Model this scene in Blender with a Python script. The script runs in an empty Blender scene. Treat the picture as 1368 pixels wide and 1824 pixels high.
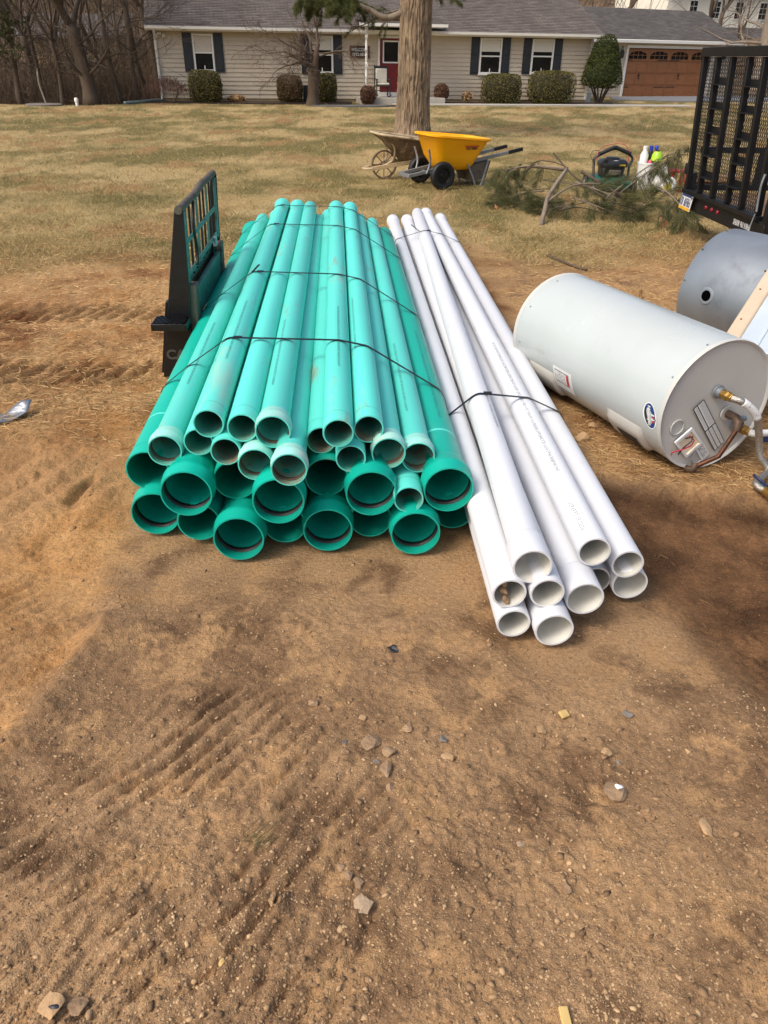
import bpy, math, random
import numpy as np
from mathutils import Matrix, Vector
R = math.radians
scene = bpy.context.scene
COL = scene.collection

# ------------------------------------------------------------------ camera, world, sun, exposure
CAM_H, PITCH, ROLL, FPX = 1.55, R(31.25), R(0.8), 1330.0
cam_d = bpy.data.cameras.new('camera'); cam = bpy.data.objects.new('camera', cam_d); COL.objects.link(cam)
cam_d.sensor_fit = 'VERTICAL'; cam_d.sensor_height = 36.0; cam_d.lens = 36.0*FPX/1824.0
cam_d.clip_start = .05; cam_d.clip_end = 900
_F = Vector((0, math.cos(PITCH), -math.sin(PITCH))); _U = Vector((0, math.sin(PITCH), math.cos(PITCH))); _R = Vector((1, 0, 0))
_x = _R*math.cos(ROLL)+_U*math.sin(ROLL); _y = _U*math.cos(ROLL)-_R*math.sin(ROLL); _z = -_F
cam.matrix_world = Matrix(((_x.x, _y.x, _z.x, 0), (_x.y, _y.y, _z.y, 0), (_x.z, _y.z, _z.z, CAM_H), (0, 0, 0, 1)))
scene.camera = cam

SUN_EL = R(50); SUN_DIR = Vector((-0.82, -0.57))   # horizontal direction towards the sun: left and a little behind
SUN_DIR.normalize()
w = bpy.data.worlds.new('World'); scene.world = w; w.use_nodes = True
nt = w.node_tree; nt.nodes.clear()
sky = nt.nodes.new('ShaderNodeTexSky'); sky.sky_type = 'NISHITA'; sky.sun_disc = False
sky.sun_elevation = SUN_EL; sky.sun_rotation = math.atan2(SUN_DIR.x, SUN_DIR.y)
sky.air_density = 1.0; sky.dust_density = 5.0; sky.ozone_density = 1.0
bg = nt.nodes.new('ShaderNodeBackground'); bg.inputs[1].default_value = .15
wo = nt.nodes.new('ShaderNodeOutputWorld')
nt.links.new(sky.outputs[0], bg.inputs[0]); nt.links.new(bg.outputs[0], wo.inputs[0])
sun_d = bpy.data.lights.new('sun', 'SUN'); sun = bpy.data.objects.new('sun', sun_d); COL.objects.link(sun)
sun_d.energy = 1.4; sun_d.angle = R(16); sun_d.color = (1.0, .95, .88)
_sd = Vector((SUN_DIR.x*math.cos(SUN_EL), SUN_DIR.y*math.cos(SUN_EL), math.sin(SUN_EL)))
sun.rotation_euler = _sd.to_track_quat('Z', 'Y').to_euler()
scene.view_settings.view_transform = 'Standard'; scene.view_settings.look = 'None'
scene.view_settings.gamma = 1; scene.view_settings.exposure = 0.38
scene.cycles.use_denoising = True; scene.cycles.denoising_prefilter = 'ACCURATE'; scene.cycles.max_bounces = 5; scene.cycles.diffuse_bounces = 3; scene.cycles.glossy_bounces = 3; scene.cycles.transparent_max_bounces = 4
scene.render.engine = 'CYCLES'

# ------------------------------------------------------------------ helpers
def s(r, g, b):
    f = lambda c: (c/255/12.92) if c/255 <= .04045 else ((c/255+.055)/1.055)**2.4
    return (f(r), f(g), f(b))

def N(nt, kind, **kw):
    n = nt.nodes.new(kind)
    for k, v in kw.items():
        if hasattr(n, k): setattr(n, k, v)
    return n

def mixc(nt, fac, a, b, mode='MIX'):
    n = nt.nodes.new('ShaderNodeMix'); n.data_type = 'RGBA'; n.blend_type = mode
    for sock, val in ((n.inputs[0], fac), (n.inputs[6], a), (n.inputs[7], b)):
        if isinstance(val, (int, float)): sock.default_value = val
        elif isinstance(val, tuple): sock.default_value = (*val, 1) if len(val) == 3 else val
        else: nt.links.new(val, sock)
    return n.outputs[2]

def ramp(nt, src, lo, hi, smooth=False):
    n = nt.nodes.new('ShaderNodeMapRange'); n.clamp = True
    if smooth: n.interpolation_type = 'SMOOTHSTEP'
    n.inputs[1].default_value = lo; n.inputs[2].default_value = hi
    nt.links.new(src, n.inputs[0]); return n.outputs[0]

def noise(nt, vec, scale, detail=4, rough=.55, dist=0):
    n = nt.nodes.new('ShaderNodeTexNoise'); n.inputs['Scale'].default_value = scale
    n.inputs['Detail'].default_value = detail; n.inputs['Roughness'].default_value = rough; n.inputs['Distortion'].default_value = dist
    nt.links.new(vec, n.inputs['Vector']); return n.outputs[0]

MATS = {}
def mat(name, col, rough=.6, metal=0.0, var=.12, vs=6.0, bump=0.0, bs=60.0, dirt=None, rvar=.05, stretch=None, spec=.5, dirt2=None):
    """one procedural surface: colour with noise, per-object variation, optional dirt (colour, low, high, scale) and relief"""
    m = bpy.data.materials.new(name); m.use_nodes = True; nt = m.node_tree
    b = nt.nodes['Principled BSDF']; tc = N(nt, 'ShaderNodeTexCoord'); oi = N(nt, 'ShaderNodeObjectInfo')
    vec = tc.outputs['Object']
    add = N(nt, 'ShaderNodeVectorMath', operation='ADD')
    mul = N(nt, 'ShaderNodeVectorMath', operation='SCALE'); 
    cmb = N(nt, 'ShaderNodeCombineXYZ')
    for i in range(3): nt.links.new(oi.outputs['Random'], cmb.inputs[i])
    nt.links.new(cmb.outputs[0], mul.inputs[0]); mul.inputs['Scale'].default_value = 37.0
    nt.links.new(vec, add.inputs[0]); nt.links.new(mul.outputs[0], add.inputs[1]); vec = add.outputs[0]
    if stretch:
        mp = N(nt, 'ShaderNodeMapping'); mp.inputs['Scale'].default_value = stretch
        nt.links.new(vec, mp.inputs[0]); vec = mp.outputs[0]
    n1 = noise(nt, vec, vs, 4)
    lo = tuple(max(0, c*(1-var)) for c in col); hi = tuple(min(1, c*(1+var)) for c in col)
    c = mixc(nt, ramp(nt, n1, .3, .7), lo, hi)
    hsv = N(nt, 'ShaderNodeHueSaturation'); vr = N(nt, 'ShaderNodeMapRange')
    vr.inputs[3].default_value = 1-rvar; vr.inputs[4].default_value = 1+rvar
    nt.links.new(oi.outputs['Random'], vr.inputs[0]); nt.links.new(vr.outputs[0], hsv.inputs['Value']); nt.links.new(c, hsv.inputs['Color'])
    c = hsv.outputs[0]
    for dd in (dirt, dirt2):
        if dd:
            n2 = noise(nt, vec, dd[3], 5, .65)
            c = mixc(nt, ramp(nt, n2, dd[1], dd[2], True), c, dd[0])
    nt.links.new(c, b.inputs['Base Color'])
    nr = noise(nt, vec, vs*2.3, 2); rr = N(nt, 'ShaderNodeMapRange'); rr.inputs[3].default_value = max(.02, rough-.1); rr.inputs[4].default_value = min(1, rough+.1)
    nt.links.new(nr, rr.inputs[0]); nt.links.new(rr.outputs[0], b.inputs['Roughness'])
    b.inputs['Metallic'].default_value = metal; b.inputs['Specular IOR Level'].default_value = spec
    if bump:
        bn = noise(nt, vec, bs, 4); bp = N(nt, 'ShaderNodeBump'); bp.inputs['Strength'].default_value = bump; bp.inputs['Distance'].default_value = .02
        nt.links.new(bn, bp.inputs['Height']); nt.links.new(bp.outputs[0], b.inputs['Normal'])
    MATS[name] = m; return m

class MB:
    def __init__(s_, M=None): s_.v = []; s_.f = []; s_.mi = []; s_.M = M; s_.cur = 0
    def add(s_, vs, fs):
        o = len(s_.v)
        if s_.M is not None: vs = [tuple(s_.M @ Vector(p)) for p in vs]
        s_.v += [tuple(p) for p in vs]; s_.f += [tuple(i+o for i in f) for f in fs]; s_.mi += [s_.cur]*len(fs); return s_
    def box(s_, c, d, rot=None):
        c = Vector(c); h = Vector(d)*.5; vs = []
        for x in (-1, 1):
            for y in (-1, 1):
                for z in (-1, 1):
                    p = Vector((x*h.x, y*h.y, z*h.z)); vs.append(c+(rot @ p if rot is not None else p))
        return s_.add(vs, [(0, 1, 3, 2), (4, 6, 7, 5), (0, 4, 5, 1), (2, 3, 7, 6), (0, 2, 6, 4), (1, 5, 7, 3)])
    def bar(s_, a, b, wd, th, up=(0, 0, 1)):
        a = Vector(a); b = Vector(b); d = b-a; L = d.length; d.normalize(); up = Vector(up)
        sd = d.cross(up)
        if sd.length < 1e-5: sd = d.cross(Vector((1, 0, 0)))
        sd.normalize(); up2 = sd.cross(d)
        rot = Matrix((sd, d, up2)).transposed()
        return s_.box((a+b)*.5, (wd, L, th), rot)
    def tube(s_, pts, r, n=8, cap=True):
        pts = [Vector(p) for p in pts]; m = len(pts)
        rs = list(r) if hasattr(r, '__len__') else [r]*m
        vs = []; prev = None
        for i, p in enumerate(pts):
            t = (pts[min(i+1, m-1)]-pts[max(i-1, 0)])
            if t.length < 1e-9: t = Vector((0, 0, 1))
            t.normalize()
            if prev is None:
                a = Vector((0, 0, 1)) if abs(t.z) < .9 else Vector((1, 0, 0)); e = t.cross(a).normalized()
            else:
                e = prev-t*prev.dot(t)
                e = e.normalized() if e.length > 1e-6 else t.orthogonal().normalized()
            prev = e; g = t.cross(e)
            for k in range(n):
                an = 2*math.pi*k/n; vs.append(p+(e*math.cos(an)+g*math.sin(an))*rs[i])
        fs = []
        for i in range(m-1):
            for k in range(n):
                k2 = (k+1) % n; fs.append((i*n+k, i*n+k2, (i+1)*n+k2, (i+1)*n+k))
        if cap: fs += [tuple(range(n-1, -1, -1)), tuple((m-1)*n+k for k in range(n))]
        return s_.add(vs, fs)
    def lathe(s_, prof, o, ax, n=40, close=False, e0=None):
        """prof: (radius, distance along axis) list"""
        o = Vector(o); ax = Vector(ax).normalized()
        e = Vector(e0) if e0 else (ax.orthogonal()); e = (e-ax*e.dot(ax)).normalized(); g = ax.cross(e); vs = []
        for (r, t) in prof:
            for k in range(n):
                an = 2*math.pi*k/n; vs.append(o+ax*t+(e*math.cos(an)+g*math.sin(an))*r)
        m = len(prof); fs = []
        for i in range(m if close else m-1):
            j = (i+1) % m
            for k in range(n):
                k2 = (k+1) % n; fs.append((i*n+k, i*n+k2, j*n+k2, j*n+k))
        return s_.add(vs, fs)
    def disc(s_, c, ax, r, n=24, e0=None):
        c = Vector(c); ax = Vector(ax).normalized(); e = Vector(e0) if e0 else ax.orthogonal(); e = (e-ax*e.dot(ax)).normalized(); g = ax.cross(e)
        return s_.add([c+(e*math.cos(2*math.pi*k/n)+g*math.sin(2*math.pi*k/n))*r for k in range(n)], [tuple(range(n))])
    def prism(s_, poly, depth):
        """poly: 3D points in a plane, depth: extrusion vector"""
        n = len(poly); p = [Vector(q) for q in poly]; d = Vector(depth)
        fs = [tuple(range(n-1, -1, -1)), tuple(range(n, 2*n))]+[(i, (i+1) % n, n+(i+1) % n, n+i) for i in range(n)]
        return s_.add(p+[q+d for q in p], fs)
    def frame(s_, o, u, v, w_, h_, t, depth):
        """rectangular ring on plane (u,v) from corner o, bar width t"""
        o = Vector(o); u = Vector(u); v = Vector(v)
        for (a, b, c, d) in ((0, 0, w_, t), (0, h_-t, w_, t), (0, t, t, h_-2*t), (w_-t, t, t, h_-2*t)):
            q = o+u*a+v*b; s_.prism([q, q+u*c, q+u*c+v*d, q+v*d], depth)
        return s_
    def mesh(s_, name):
        m = bpy.data.meshes.new(name); m.from_pydata(s_.v, [], s_.f); m.update(); return m

def root_off(o):
    t = Vector((0, 0, 0))
    while o is not None: t += o.location; o = o.parent
    return t

def finish(me, smooth):
    if smooth:
        me.polygons.foreach_set('use_smooth', [True]*len(me.polygons))
        if smooth < 3: me.set_sharp_from_angle(angle=smooth)
def obj(name, mb, mats, parent=None, smooth=.7, bevel=0, local=False):
    me = mb.mesh(name)
    if parent is not None and not local:
        t = root_off(parent); me.transform(Matrix.Translation(-t))
    mats = mats if isinstance(mats, (list, tuple)) else [mats]
    for m in mats: me.materials.append(MATS[m] if isinstance(m, str) else m)
    if len(mats) > 1: me.polygons.foreach_set('material_index', mb.mi)
    finish(me, smooth)
    o = bpy.data.objects.new(name, me); COL.objects.link(o); o.parent = parent
    if bevel:
        b = o.modifiers.new('edge', 'BEVEL'); b.width = bevel; b.segments = 2; b.limit_method = 'ANGLE'; b.angle_limit = .6
    return o
def tag(o, label=None, cat=None, group=None, kind=None):
    for k, v in (('label', label), ('category', cat), ('group', group), ('kind', kind)):
        if v: o[k] = v
    return o
def thing(name, label, cat, loc=(0, 0, 0), group=None):
    o = bpy.data.objects.new(name, None); COL.objects.link(o); o.location = loc; o.empty_display_size = .1
    return tag(o, label, cat, group)
def struct(name, mb, m, **k):
    return tag(obj(name, mb, m, **k), kind='structure')
def mesh_np(name, V, F, mats, parent=None, smooth=0, col=None):
    """fast mesh from numpy arrays, F is (n,3) or (n,4)"""
    me = bpy.data.meshes.new(name); k = F.shape[1]
    if parent is not None: V = V-np.array(root_off(parent))
    me.vertices.add(len(V)); me.vertices.foreach_set('co', V.astype(np.float32).ravel())
    me.loops.add(F.size); me.loops.foreach_set('vertex_index', F.astype(np.int32).ravel())
    me.polygons.add(len(F)); me.polygons.foreach_set('loop_start', np.arange(0, F.size, k, dtype=np.int32))
    me.update(calc_edges=True); me.validate()
    if smooth: me.polygons.foreach_set('use_smooth', np.ones(len(F), bool))
    if col is not None:
        at = me.attributes.new('tint', 'FLOAT', 'POINT'); at.data.foreach_set('value', col.astype(np.float32))
    for m in (mats if isinstance(mats, (list, tuple)) else [mats]): me.materials.append(MATS[m] if isinstance(m, str) else m)
    o = bpy.data.objects.new(name, me); COL.objects.link(o); o.parent = parent; return o

def text_mesh(txt, size, align='CENTER', shear=0, bold=0):
    cu = bpy.data.curves.new('txt', 'FONT'); cu.body = txt; cu.size = size; cu.align_x = align; cu.align_y = 'CENTER'; cu.shear = shear; cu.offset = bold; cu.resolution_u = 3
    o = bpy.data.objects.new('txt', cu); COL.objects.link(o)
    me = bpy.data.meshes.new_from_object(o.evaluated_get(bpy.context.evaluated_depsgraph_get()))
    v = [tuple(p.co) for p in me.vertices]; f = [tuple(p.vertices) for p in me.polygons]
    bpy.data.objects.remove(o); bpy.data.curves.remove(cu); bpy.data.meshes.remove(me); return v, f
def glyphs(rng, n, h, gap=.25, aspect=.6, sw=.16):
    """too small to read in the photograph: a row of letter-like strokes; returns 2D quads"""
    q = []; x = 0
    for i in range(n):
        if rng.random() < .13: x += h*aspect
        wd = h*aspect; t = h*sw
        segs = [(0, 0, t, h), (wd-t, 0, t, h), (0, h-t, wd, t), (0, h/2-t/2, wd, t), (0, 0, wd, t), (wd/2-t/2, 0, t, h)]
        for sgm in rng.sample(segs, 3): q.append((x+sgm[0], sgm[1], sgm[2], sgm[3]))
        x += wd+h*gap
    return q, x
def quads_on(mb, q, o, u, v):
    o = Vector(o); u = Vector(u); v = Vector(v)
    for i, (x, y, a, b) in enumerate(q):
        p = o+u*x+v*y; mb.add([p, p+u*a, p+u*a+v*b, p+v*b], [(0, 1, 2, 3)])
    return mb

def vnoise(x, y, seed=0):
    xi = np.floor(x).astype(np.int64); yi = np.floor(y).astype(np.int64); fx = x-xi; fy = y-yi
    fx = fx*fx*(3-2*fx); fy = fy*fy*(3-2*fy)
    def hsh(a, b):
        n = (a*374761393+b*668265263+seed*1442695041) & 0xffffffff
        n = ((n ^ (n >> 13))*1274126177) & 0xffffffff
        n = ((n ^ (n >> 16))*2246822519) & 0xffffffff
        return ((n ^ (n >> 15)) & 0xffffff)/float(0xffffff)
    a = hsh(xi, yi); b = hsh(xi+1, yi); c = hsh(xi, yi+1); d = hsh(xi+1, yi+1)
    return (a*(1-fx)+b*fx)*(1-fy)+(c*(1-fx)+d*fx)*fy
def fbm(x, y, oct=4, seed=0, rough=.5):
    t = 0; a = 1; n = 0
    for i in range(oct):
        t = t+a*vnoise(x*2**i+13.7*i, y*2**i-7.1*i, seed+i); n += a; a *= rough
    return t/n
def sst(a, b, x):
    t = np.clip((x-a)/(b-a), 0, 1); return t*t*(3-2*t)

# ------------------------------------------------------------------ ground
def edge_x(y): return np.interp(y, [.5, 1.0, 1.48, 1.74, 2.37, 2.7, 3.4], [-1.35, -1.16, -1.0, -.95, -.93, -.95, -1.0])
def m_grass(x, y):
    yb = np.interp(x, [-6, -2, -1, .8, 1.3, 2.3, 6], [6.5, 6.8, 7.0, 7.3, 6.3, 6.9, 6.6])
    return sst(-.7, .9, y-yb+(fbm(x*.8, y*.8, 3, 5)-.5)*2.4)
def m_thatch(x, y):
    n = (fbm(x*1.7, y*1.7, 3, 9)-.5)
    left = sst(-.75, -1.15, x)*sst(2.75, 3.5, y+n*.8)
    right = sst(.8, 1.0, x+n*.2)*sst(2.82, 2.95, y-(-.24*(x-.97))+n*.12)
    back = sst(4.5, 6.0, y+n)
    return np.clip(np.maximum(np.maximum(left, right), back), 0, 1)
def m_damp(x, y):
    n = fbm(x*1.6, y*1.6, 4, 21)-.5
    a = sst(0, .4, (x-.86)+(y-1.85)*.45+n*.7)*(1-sst(2.75, 2.95, y+.24*(x-.97)))*sst(.6, 1.25, y)
    return np.clip(a, 0, 1)
def m_warm(x, y): return sst(.12, -.10, x-edge_x(y)+(fbm(x*4, y*4, 5, 3, .65)-.5)*.55)*(.55+.45*sst(.35, .6, fbm(x*2.5, y*2.5, 4, 33)))
def m_wood(x, y):
    n = (fbm(x*.3, y*.3, 3, 31)-.5)
    a = sst(-.5, .7, y-(30.6+.18*(x+12))+n*1.2)*sst(-8.9, -9.9, x+(33-y)*.02)
    return np.clip(np.maximum(a, sst(49, 53, y+n*3)), 0, 1)
def ridge(x, y, cx, cy, ang, sp, la, lp, seed, sharp=1.0):
    """tyre or bucket-tooth ridges: crests along ang, spacing sp, faded to a patch la by lp"""
    c, sn = math.cos(ang), math.sin(ang); dx = x-cx; dy = y-cy
    a = dx*c+dy*sn; p = -dx*sn+dy*c
    wv = (fbm(x*3, y*3, 3, seed)-.5)
    wv2 = fbm(x*9, y*9, 3, seed+7)-.5; prof = np.abs(np.sin((p+wv*.10+wv2*.022)*math.pi/sp))**sharp
    fade = sst(1, .55, np.abs(a)/la+wv*.6)*sst(1, .6, np.abs(p)/lp+wv*.5)
    return (prof-.5)*fade*np.clip(2.2*fbm(x*4.5, y*4.5, 3, seed+3)-.45, .05, 1.2)
def ground_h(x, y):
    x = np.asarray(x, float); y = np.asarray(y, float)
    g = m_grass(x, y); th = m_thatch(x, y); near = 1-sst(6, 9, y)
    pile = sst(-1.2, -.95, x)*sst(1.2, .95, x)*sst(1.85, 2.1, y+.35*sst(.2, .5, x))*sst(8.4, 7.9, y)
    h = (fbm(x*.5, y*.5, 3, 1)-.5)*.05
    h = h+(fbm(x*2.2, y*2.2, 3, 2)-.5)*.045*(.5+.5*near)
    d = (1-g)*near
    big = fbm(x*7, y*7, 3, 4); h = h+(big-.5)*.024*d
    cl = fbm(x*19, y*19, 4, 6, .6); clm = sst(.42, .62, fbm(x*2.6, y*2.6, 3, 8))
    wm = m_warm(x, y)*(1-sst(2.5, 3.1, y))
    h = h+np.abs(cl-.5)*.036*d*(.15+clm)*(1-.4*wm)
    h = h+(fbm(x*55, y*55, 3, 11, .6)-.5)*.011*d
    # tracks
    h = h+ridge(x, y, -.40, 1.13, R(49), .056, .44, .40, 40, .8)*.025
    h = h+ridge(x, y, -.68, .93, R(50), .05, .42, .36, 41, .8)*.019+ridge(x, y, -.42, .74, R(50), .05, .36, .3, 48, .8)*.014+ridge(x, y, -.52, 1.42, R(62), .052, .26, .2, 47, .8)*.013
    h = h+ridge(x, y, -.13, .88, R(68), .055, .26, .2, 42, .8)*.014
    h = h+ridge(x, y, -1.18, 1.80, R(46), .055, .30, .40, 43, .9)*.022
    h = h+ridge(x, y, -1.42, 2.62, R(62), .16, .5, .4, 46, .9)*.02
    for (yc, x0, x1, sd) in ((5.22, -3.2, -1.4, 44), (4.05, -2.7, -1.25, 45)):
        band = sst(.24, .15, np.abs(y-yc-(x+2)*.06))*sst(x0-.2, x0+.2, x)*sst(x1+.1, x1-.25, x)
        ph = (x-(y-yc)*.35+(fbm(x*2, y*2, 2, sd+9)-.5)*.12)/.12
        h = h+band*((np.abs(np.sin(ph*math.pi))**.6-.6)*.09*(.5+.9*fbm(x*5, y*5, 2, sd))-.03)
    # lower clay on the left with a crumbled bank along its edge
    ex = x-edge_x(y)
    lo = (1-sst(2.6, 3.2, y))
    h = h-.03*sst(.06, -.06, ex+(big-.5)*.1)*lo
    h = h+.022*np.exp(-((ex-.05)/.07)**2)*lo*(.4+1.2*cl)
    # scraped hollow on the right
    h = h-.05*m_damp(x, y)
    h = h+.02*np.exp(-((y+.24*(x-.97)-2.9)/.06)**2)*sst(.9, 1.05, x)*(.5+cl)
    gv = np.exp(-((x+1.27+(y-2.74)*-.2)/.018)**2)*sst(2.6, 2.66, y)*sst(2.86, 2.8, y); h = h-.04*gv
    # thatch and turf relief
    h = h+(fbm(x*9, y*9, 3, 14)-.5)*.018*np.maximum(th*.8, g)*(1-sst(14, 22, y))
    h = h*(1-.9*pile)-pile*(.006+.022*sst(3.0, 2.5, y))
    # far terrain: the lawn drops into the wood on the left, the hillside rises behind the house
    h = h-1.0*sst(30.5, 37, y)*sst(-9.5, -12.5, x)
    h = h+13*sst(52, 135, y)
    return h
def gz(x, y): return float(ground_h(np.array([float(x)]), np.array([float(y)]))[0])

ys = [-30, -15, -6, -2, -.6, 0, .12]; y = .2
while y < 300:
    ys.append(y); y += min(1.25*(y*y+2.4)/1156*1.15, 6.0)
ys = np.array(ys)
us = np.linspace(-1, 1, 641); out = np.array([1.08, 1.25, 1.6, 2.5, 5, 12, 40]); us = np.concatenate([-out[::-1], us, out])
YY = np.repeat(ys[:, None], len(us), 1); XX = us[None, :]*(.95+.70*np.maximum(ys, .2))[:, None]
ZZ = ground_h(XX, YY)
V = np.stack([XX, YY, ZZ], -1).reshape(-1, 3); nr, nc = XX.shape
ii = np.arange(nr*nc).reshape(nr, nc)
Fq = np.stack([ii[:-1, :-1], ii[:-1, 1:], ii[1:, 1:], ii[1:, :-1]], -1).reshape(-1, 4)

def ground_material():
    m = bpy.data.materials.new('ground'); m.use_nodes = True; nt = m.node_tree; b = nt.nodes['Principled BSDF']
    g = N(nt, 'ShaderNodeNewGeometry'); P = g.outputs['Position']
    at = {}
    for k in ('grass', 'thatch', 'damp', 'warm', 'wood', 'n_big', 'n_mid', 'n_nine', 'n_pat', 'n_pat2'):
        a = N(nt, 'ShaderNodeAttribute'); a.attribute_name = k; at[k] = a.outputs['Fac']
    def stretched(sc):
        mp = N(nt, 'ShaderNodeMapping'); mp.inputs['Scale'].default_value = sc; nt.links.new(P, mp.inputs[0]); return mp.outputs[0]
    big = at['n_big']; mid = at['n_mid']; fine = noise(nt, P, 70, 4, .7); gr = noise(nt, P, 260, 2, .7)
    soil = mixc(nt, ramp(nt, big, .35, .65), s(134, 105, 76), s(162, 130, 95))
    soil = mixc(nt, ramp(nt, mid, .48, .78, True), soil, s(112, 86, 62))
    soil = mixc(nt, ramp(nt, at['n_nine'], .52, .70, True), soil, s(166, 131, 92))
    warm = mixc(nt, ramp(nt, mid, .35, .65), s(160, 116, 70), s(190, 146, 96))
    col = mixc(nt, at['warm'], soil, warm)
    damp = mixc(nt, ramp(nt, mid, .35, .7), s(76, 53, 34), s(116, 84, 56))
    col = mixc(nt, at['damp'], col, damp)
    st = noise(nt, stretched((30, 95, 60)), 1.0, 4, .75, .8)
    tha = mixc(nt, ramp(nt, st, .35, .65), s(136, 100, 62), s(200, 164, 116))
    tha = mixc(nt, ramp(nt, big, .5, .7), tha, s(120, 80, 48))
    tm = N(nt, 'ShaderNodeMath', operation='MULTIPLY'); nt.links.new(at['thatch'], tm.inputs[0]); nt.links.new(ramp(nt, mid, .3, .55), tm.inputs[1])
    col = mixc(nt, tm.outputs[0], col, tha)
    pat = at['n_pat']; pat2 = at['n_pat2']
    lawn = mixc(nt, ramp(nt, pat, .40, .62), s(118, 108, 64), s(190, 165, 116))
    lawn = mixc(nt, ramp(nt, pat2, .52, .70, True), lawn, s(160, 126, 84))
    lawn = mixc(nt, ramp(nt, noise(nt, stretched((22, 60, 20)), 1.0, 3, .7), .3, .75), mixc(nt, .45, lawn, s(70, 60, 30)), lawn)
    col = mixc(nt, at['grass'], col, lawn)
    wd = mixc(nt, ramp(nt, noise(nt, P, .7, 4, .7), .35, .65), s(72, 58, 44), s(124, 102, 76))
    col = mixc(nt, at['wood'], col, wd)
    v = N(nt, 'ShaderNodeMapRange'); v.inputs[1].default_value = .25; v.inputs[2].default_value = .75; v.inputs[3].default_value = .62; v.inputs[4].default_value = 1.30
    nt.links.new(fine, v.inputs[0])
    col = mixc(nt, 1.0, col, v.outputs[0], 'MULTIPLY')
    col = mixc(nt, ramp(nt, gr, .66, .72), col, s(206, 176, 132))
    nt.links.new(col, b.inputs['Base Color']); b.inputs['Roughness'].default_value = .95; b.inputs['Specular IOR Level'].default_value = .15
    hn = N(nt, 'ShaderNodeMath', operation='MULTIPLY_ADD'); nt.links.new(gr, hn.inputs[0]); hn.inputs[1].default_value = .35; nt.links.new(fine, hn.inputs[2])
    bp = N(nt, 'ShaderNodeBump'); bp.inputs['Strength'].default_value = .9; bp.inputs['Distance'].default_value = .010
    nt.links.new(hn.outputs[0], bp.inputs['Height']); nt.links.new(bp.outputs[0], b.inputs['Normal'])
    MATS['ground'] = m
ground_material()
ground = mesh_np('ground', V, Fq, 'ground', smooth=1); tag(ground, 'bare brown dirt running into a dry winter lawn', kind='structure')
XY = {'n_big': lambda x, y: fbm(x*1.6, y*1.6, 4, 101, .6), 'n_mid': lambda x, y: fbm(x*6, y*6, 5, 102, .65), 'n_nine': lambda x, y: fbm(x*9+.3*fbm(x*9, y*9, 2, 108), y*9, 4, 103, .6), 'n_pat': lambda x, y: fbm(x*1.0, y*.7, 5, 104, .7), 'n_pat2': lambda x, y: fbm(x*1.7, y*1.1, 5, 105, .7)}
for k, fn in (*XY.items(), ('grass', m_grass), ('thatch', m_thatch), ('damp', m_damp), ('warm', m_warm), ('wood', m_wood)):
    a = ground.data.attributes.new(k, 'FLOAT', 'POINT'); a.data.foreach_set('value', fn(XX, YY).astype(np.float32).ravel())

# ------------------------------------------------------------------ shared materials
mat('green_faded', s(90, 212, 197), .45, var=.06, vs=3, dirt=(s(140, 196, 180), .56, .74, 6), rvar=.07, stretch=(1, .18, 1), dirt2=(s(150, 134, 108), .59, .78, 11))
mat('green_faded_in', s(92, 186, 168), .6, var=.1, vs=5, dirt=(s(142, 120, 98), .45, .70, 5), rvar=.06)
mat('green_pipe', s(8, 172, 150), .4, var=.06, vs=3, dirt=(s(90, 176, 158), .60, .78, 6), rvar=.06, stretch=(1, .2, 1), dirt2=(s(150, 140, 112), .68, .84, 12))
mat('green_pipe_in', s(6, 160, 138), .5, var=.08, vs=4, dirt=(s(90, 110, 84), .66, .9, 5), rvar=.06)
mat('white_pipe', s(216, 218, 221), .42, var=.04, vs=3, dirt=(s(196, 192, 180), .6, .82, 7), rvar=.03, stretch=(1, .15, 1), dirt2=(s(150, 138, 116), .67, .84, 12))
mat('white_pipe_in', s(226, 224, 214), .55, var=.05, vs=4, dirt=(s(170, 160, 140), .66, .9, 6), rvar=.03)
mat('rubber', s(22, 22, 22), .55, var=.3, vs=20)
mat('gasket_dusty', s(84, 68, 54), .8, var=.25, vs=20)
mat('ink', s(66, 118, 112), .6, var=.2); mat('ink_white', s(96, 100, 104), .6, var=.2)
mat('ink_line', s(30, 80, 74), .6)
mat('strap', s(12, 13, 13), .4, var=.2)
mat('black_steel', s(16, 16, 17), .4, var=.3, vs=9, dirt=(s(70, 62, 54), .66, .9, 12), bump=.1, bs=40)
mat('embossed', s(74, 70, 64), .6, var=.2, vs=30)
mat('dusty_steel', s(92, 84, 72), .75, var=.2, vs=9, dirt=(s(40, 38, 36), .5, .7, 14))
mat('teal_steel', s(38, 92, 88), .5, var=.2, vs=10, dirt=(s(24, 26, 26), .5, .72, 11))
mat('heater_paint', s(184, 190, 188), .24, var=.05, vs=2.0, dirt=(s(166, 164, 154), .6, .85, 5), dirt2=(s(120, 104, 84), .72, .8, 22))
mat('heater_cap', s(196, 194, 186), .5, var=.05, vs=4, dirt=(s(216, 214, 206), .7, .78, 16))
mat('galvanised', s(150, 156, 161), .45, .6, var=.12, vs=3.5, dirt=(s(116, 119, 122), .5, .78, 5), dirt2=(s(170, 168, 160), .7, .8, 13))
mat('copper', s(110, 72, 54), .5, .8, var=.25, vs=30, dirt=(s(80, 62, 50), .45, .65, 25))
mat('brass', s(176, 140, 76), .4, .85, var=.2, vs=40)
mat('braid', s(176, 172, 162), .35, .85, var=.3, vs=160, bump=.3, bs=300)
mat('paper', s(226, 226, 222), .7, var=.05)
mat('print_black', s(40, 40, 42), .7)
mat('print_grey', s(120, 122, 124), .7)
mat('print_red', s(198, 60, 56), .6)
mat('print_blue', s(28, 64, 120), .5, var=.15)
mat('cream_plastic', s(238, 222, 194), .6, var=.05)
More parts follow.
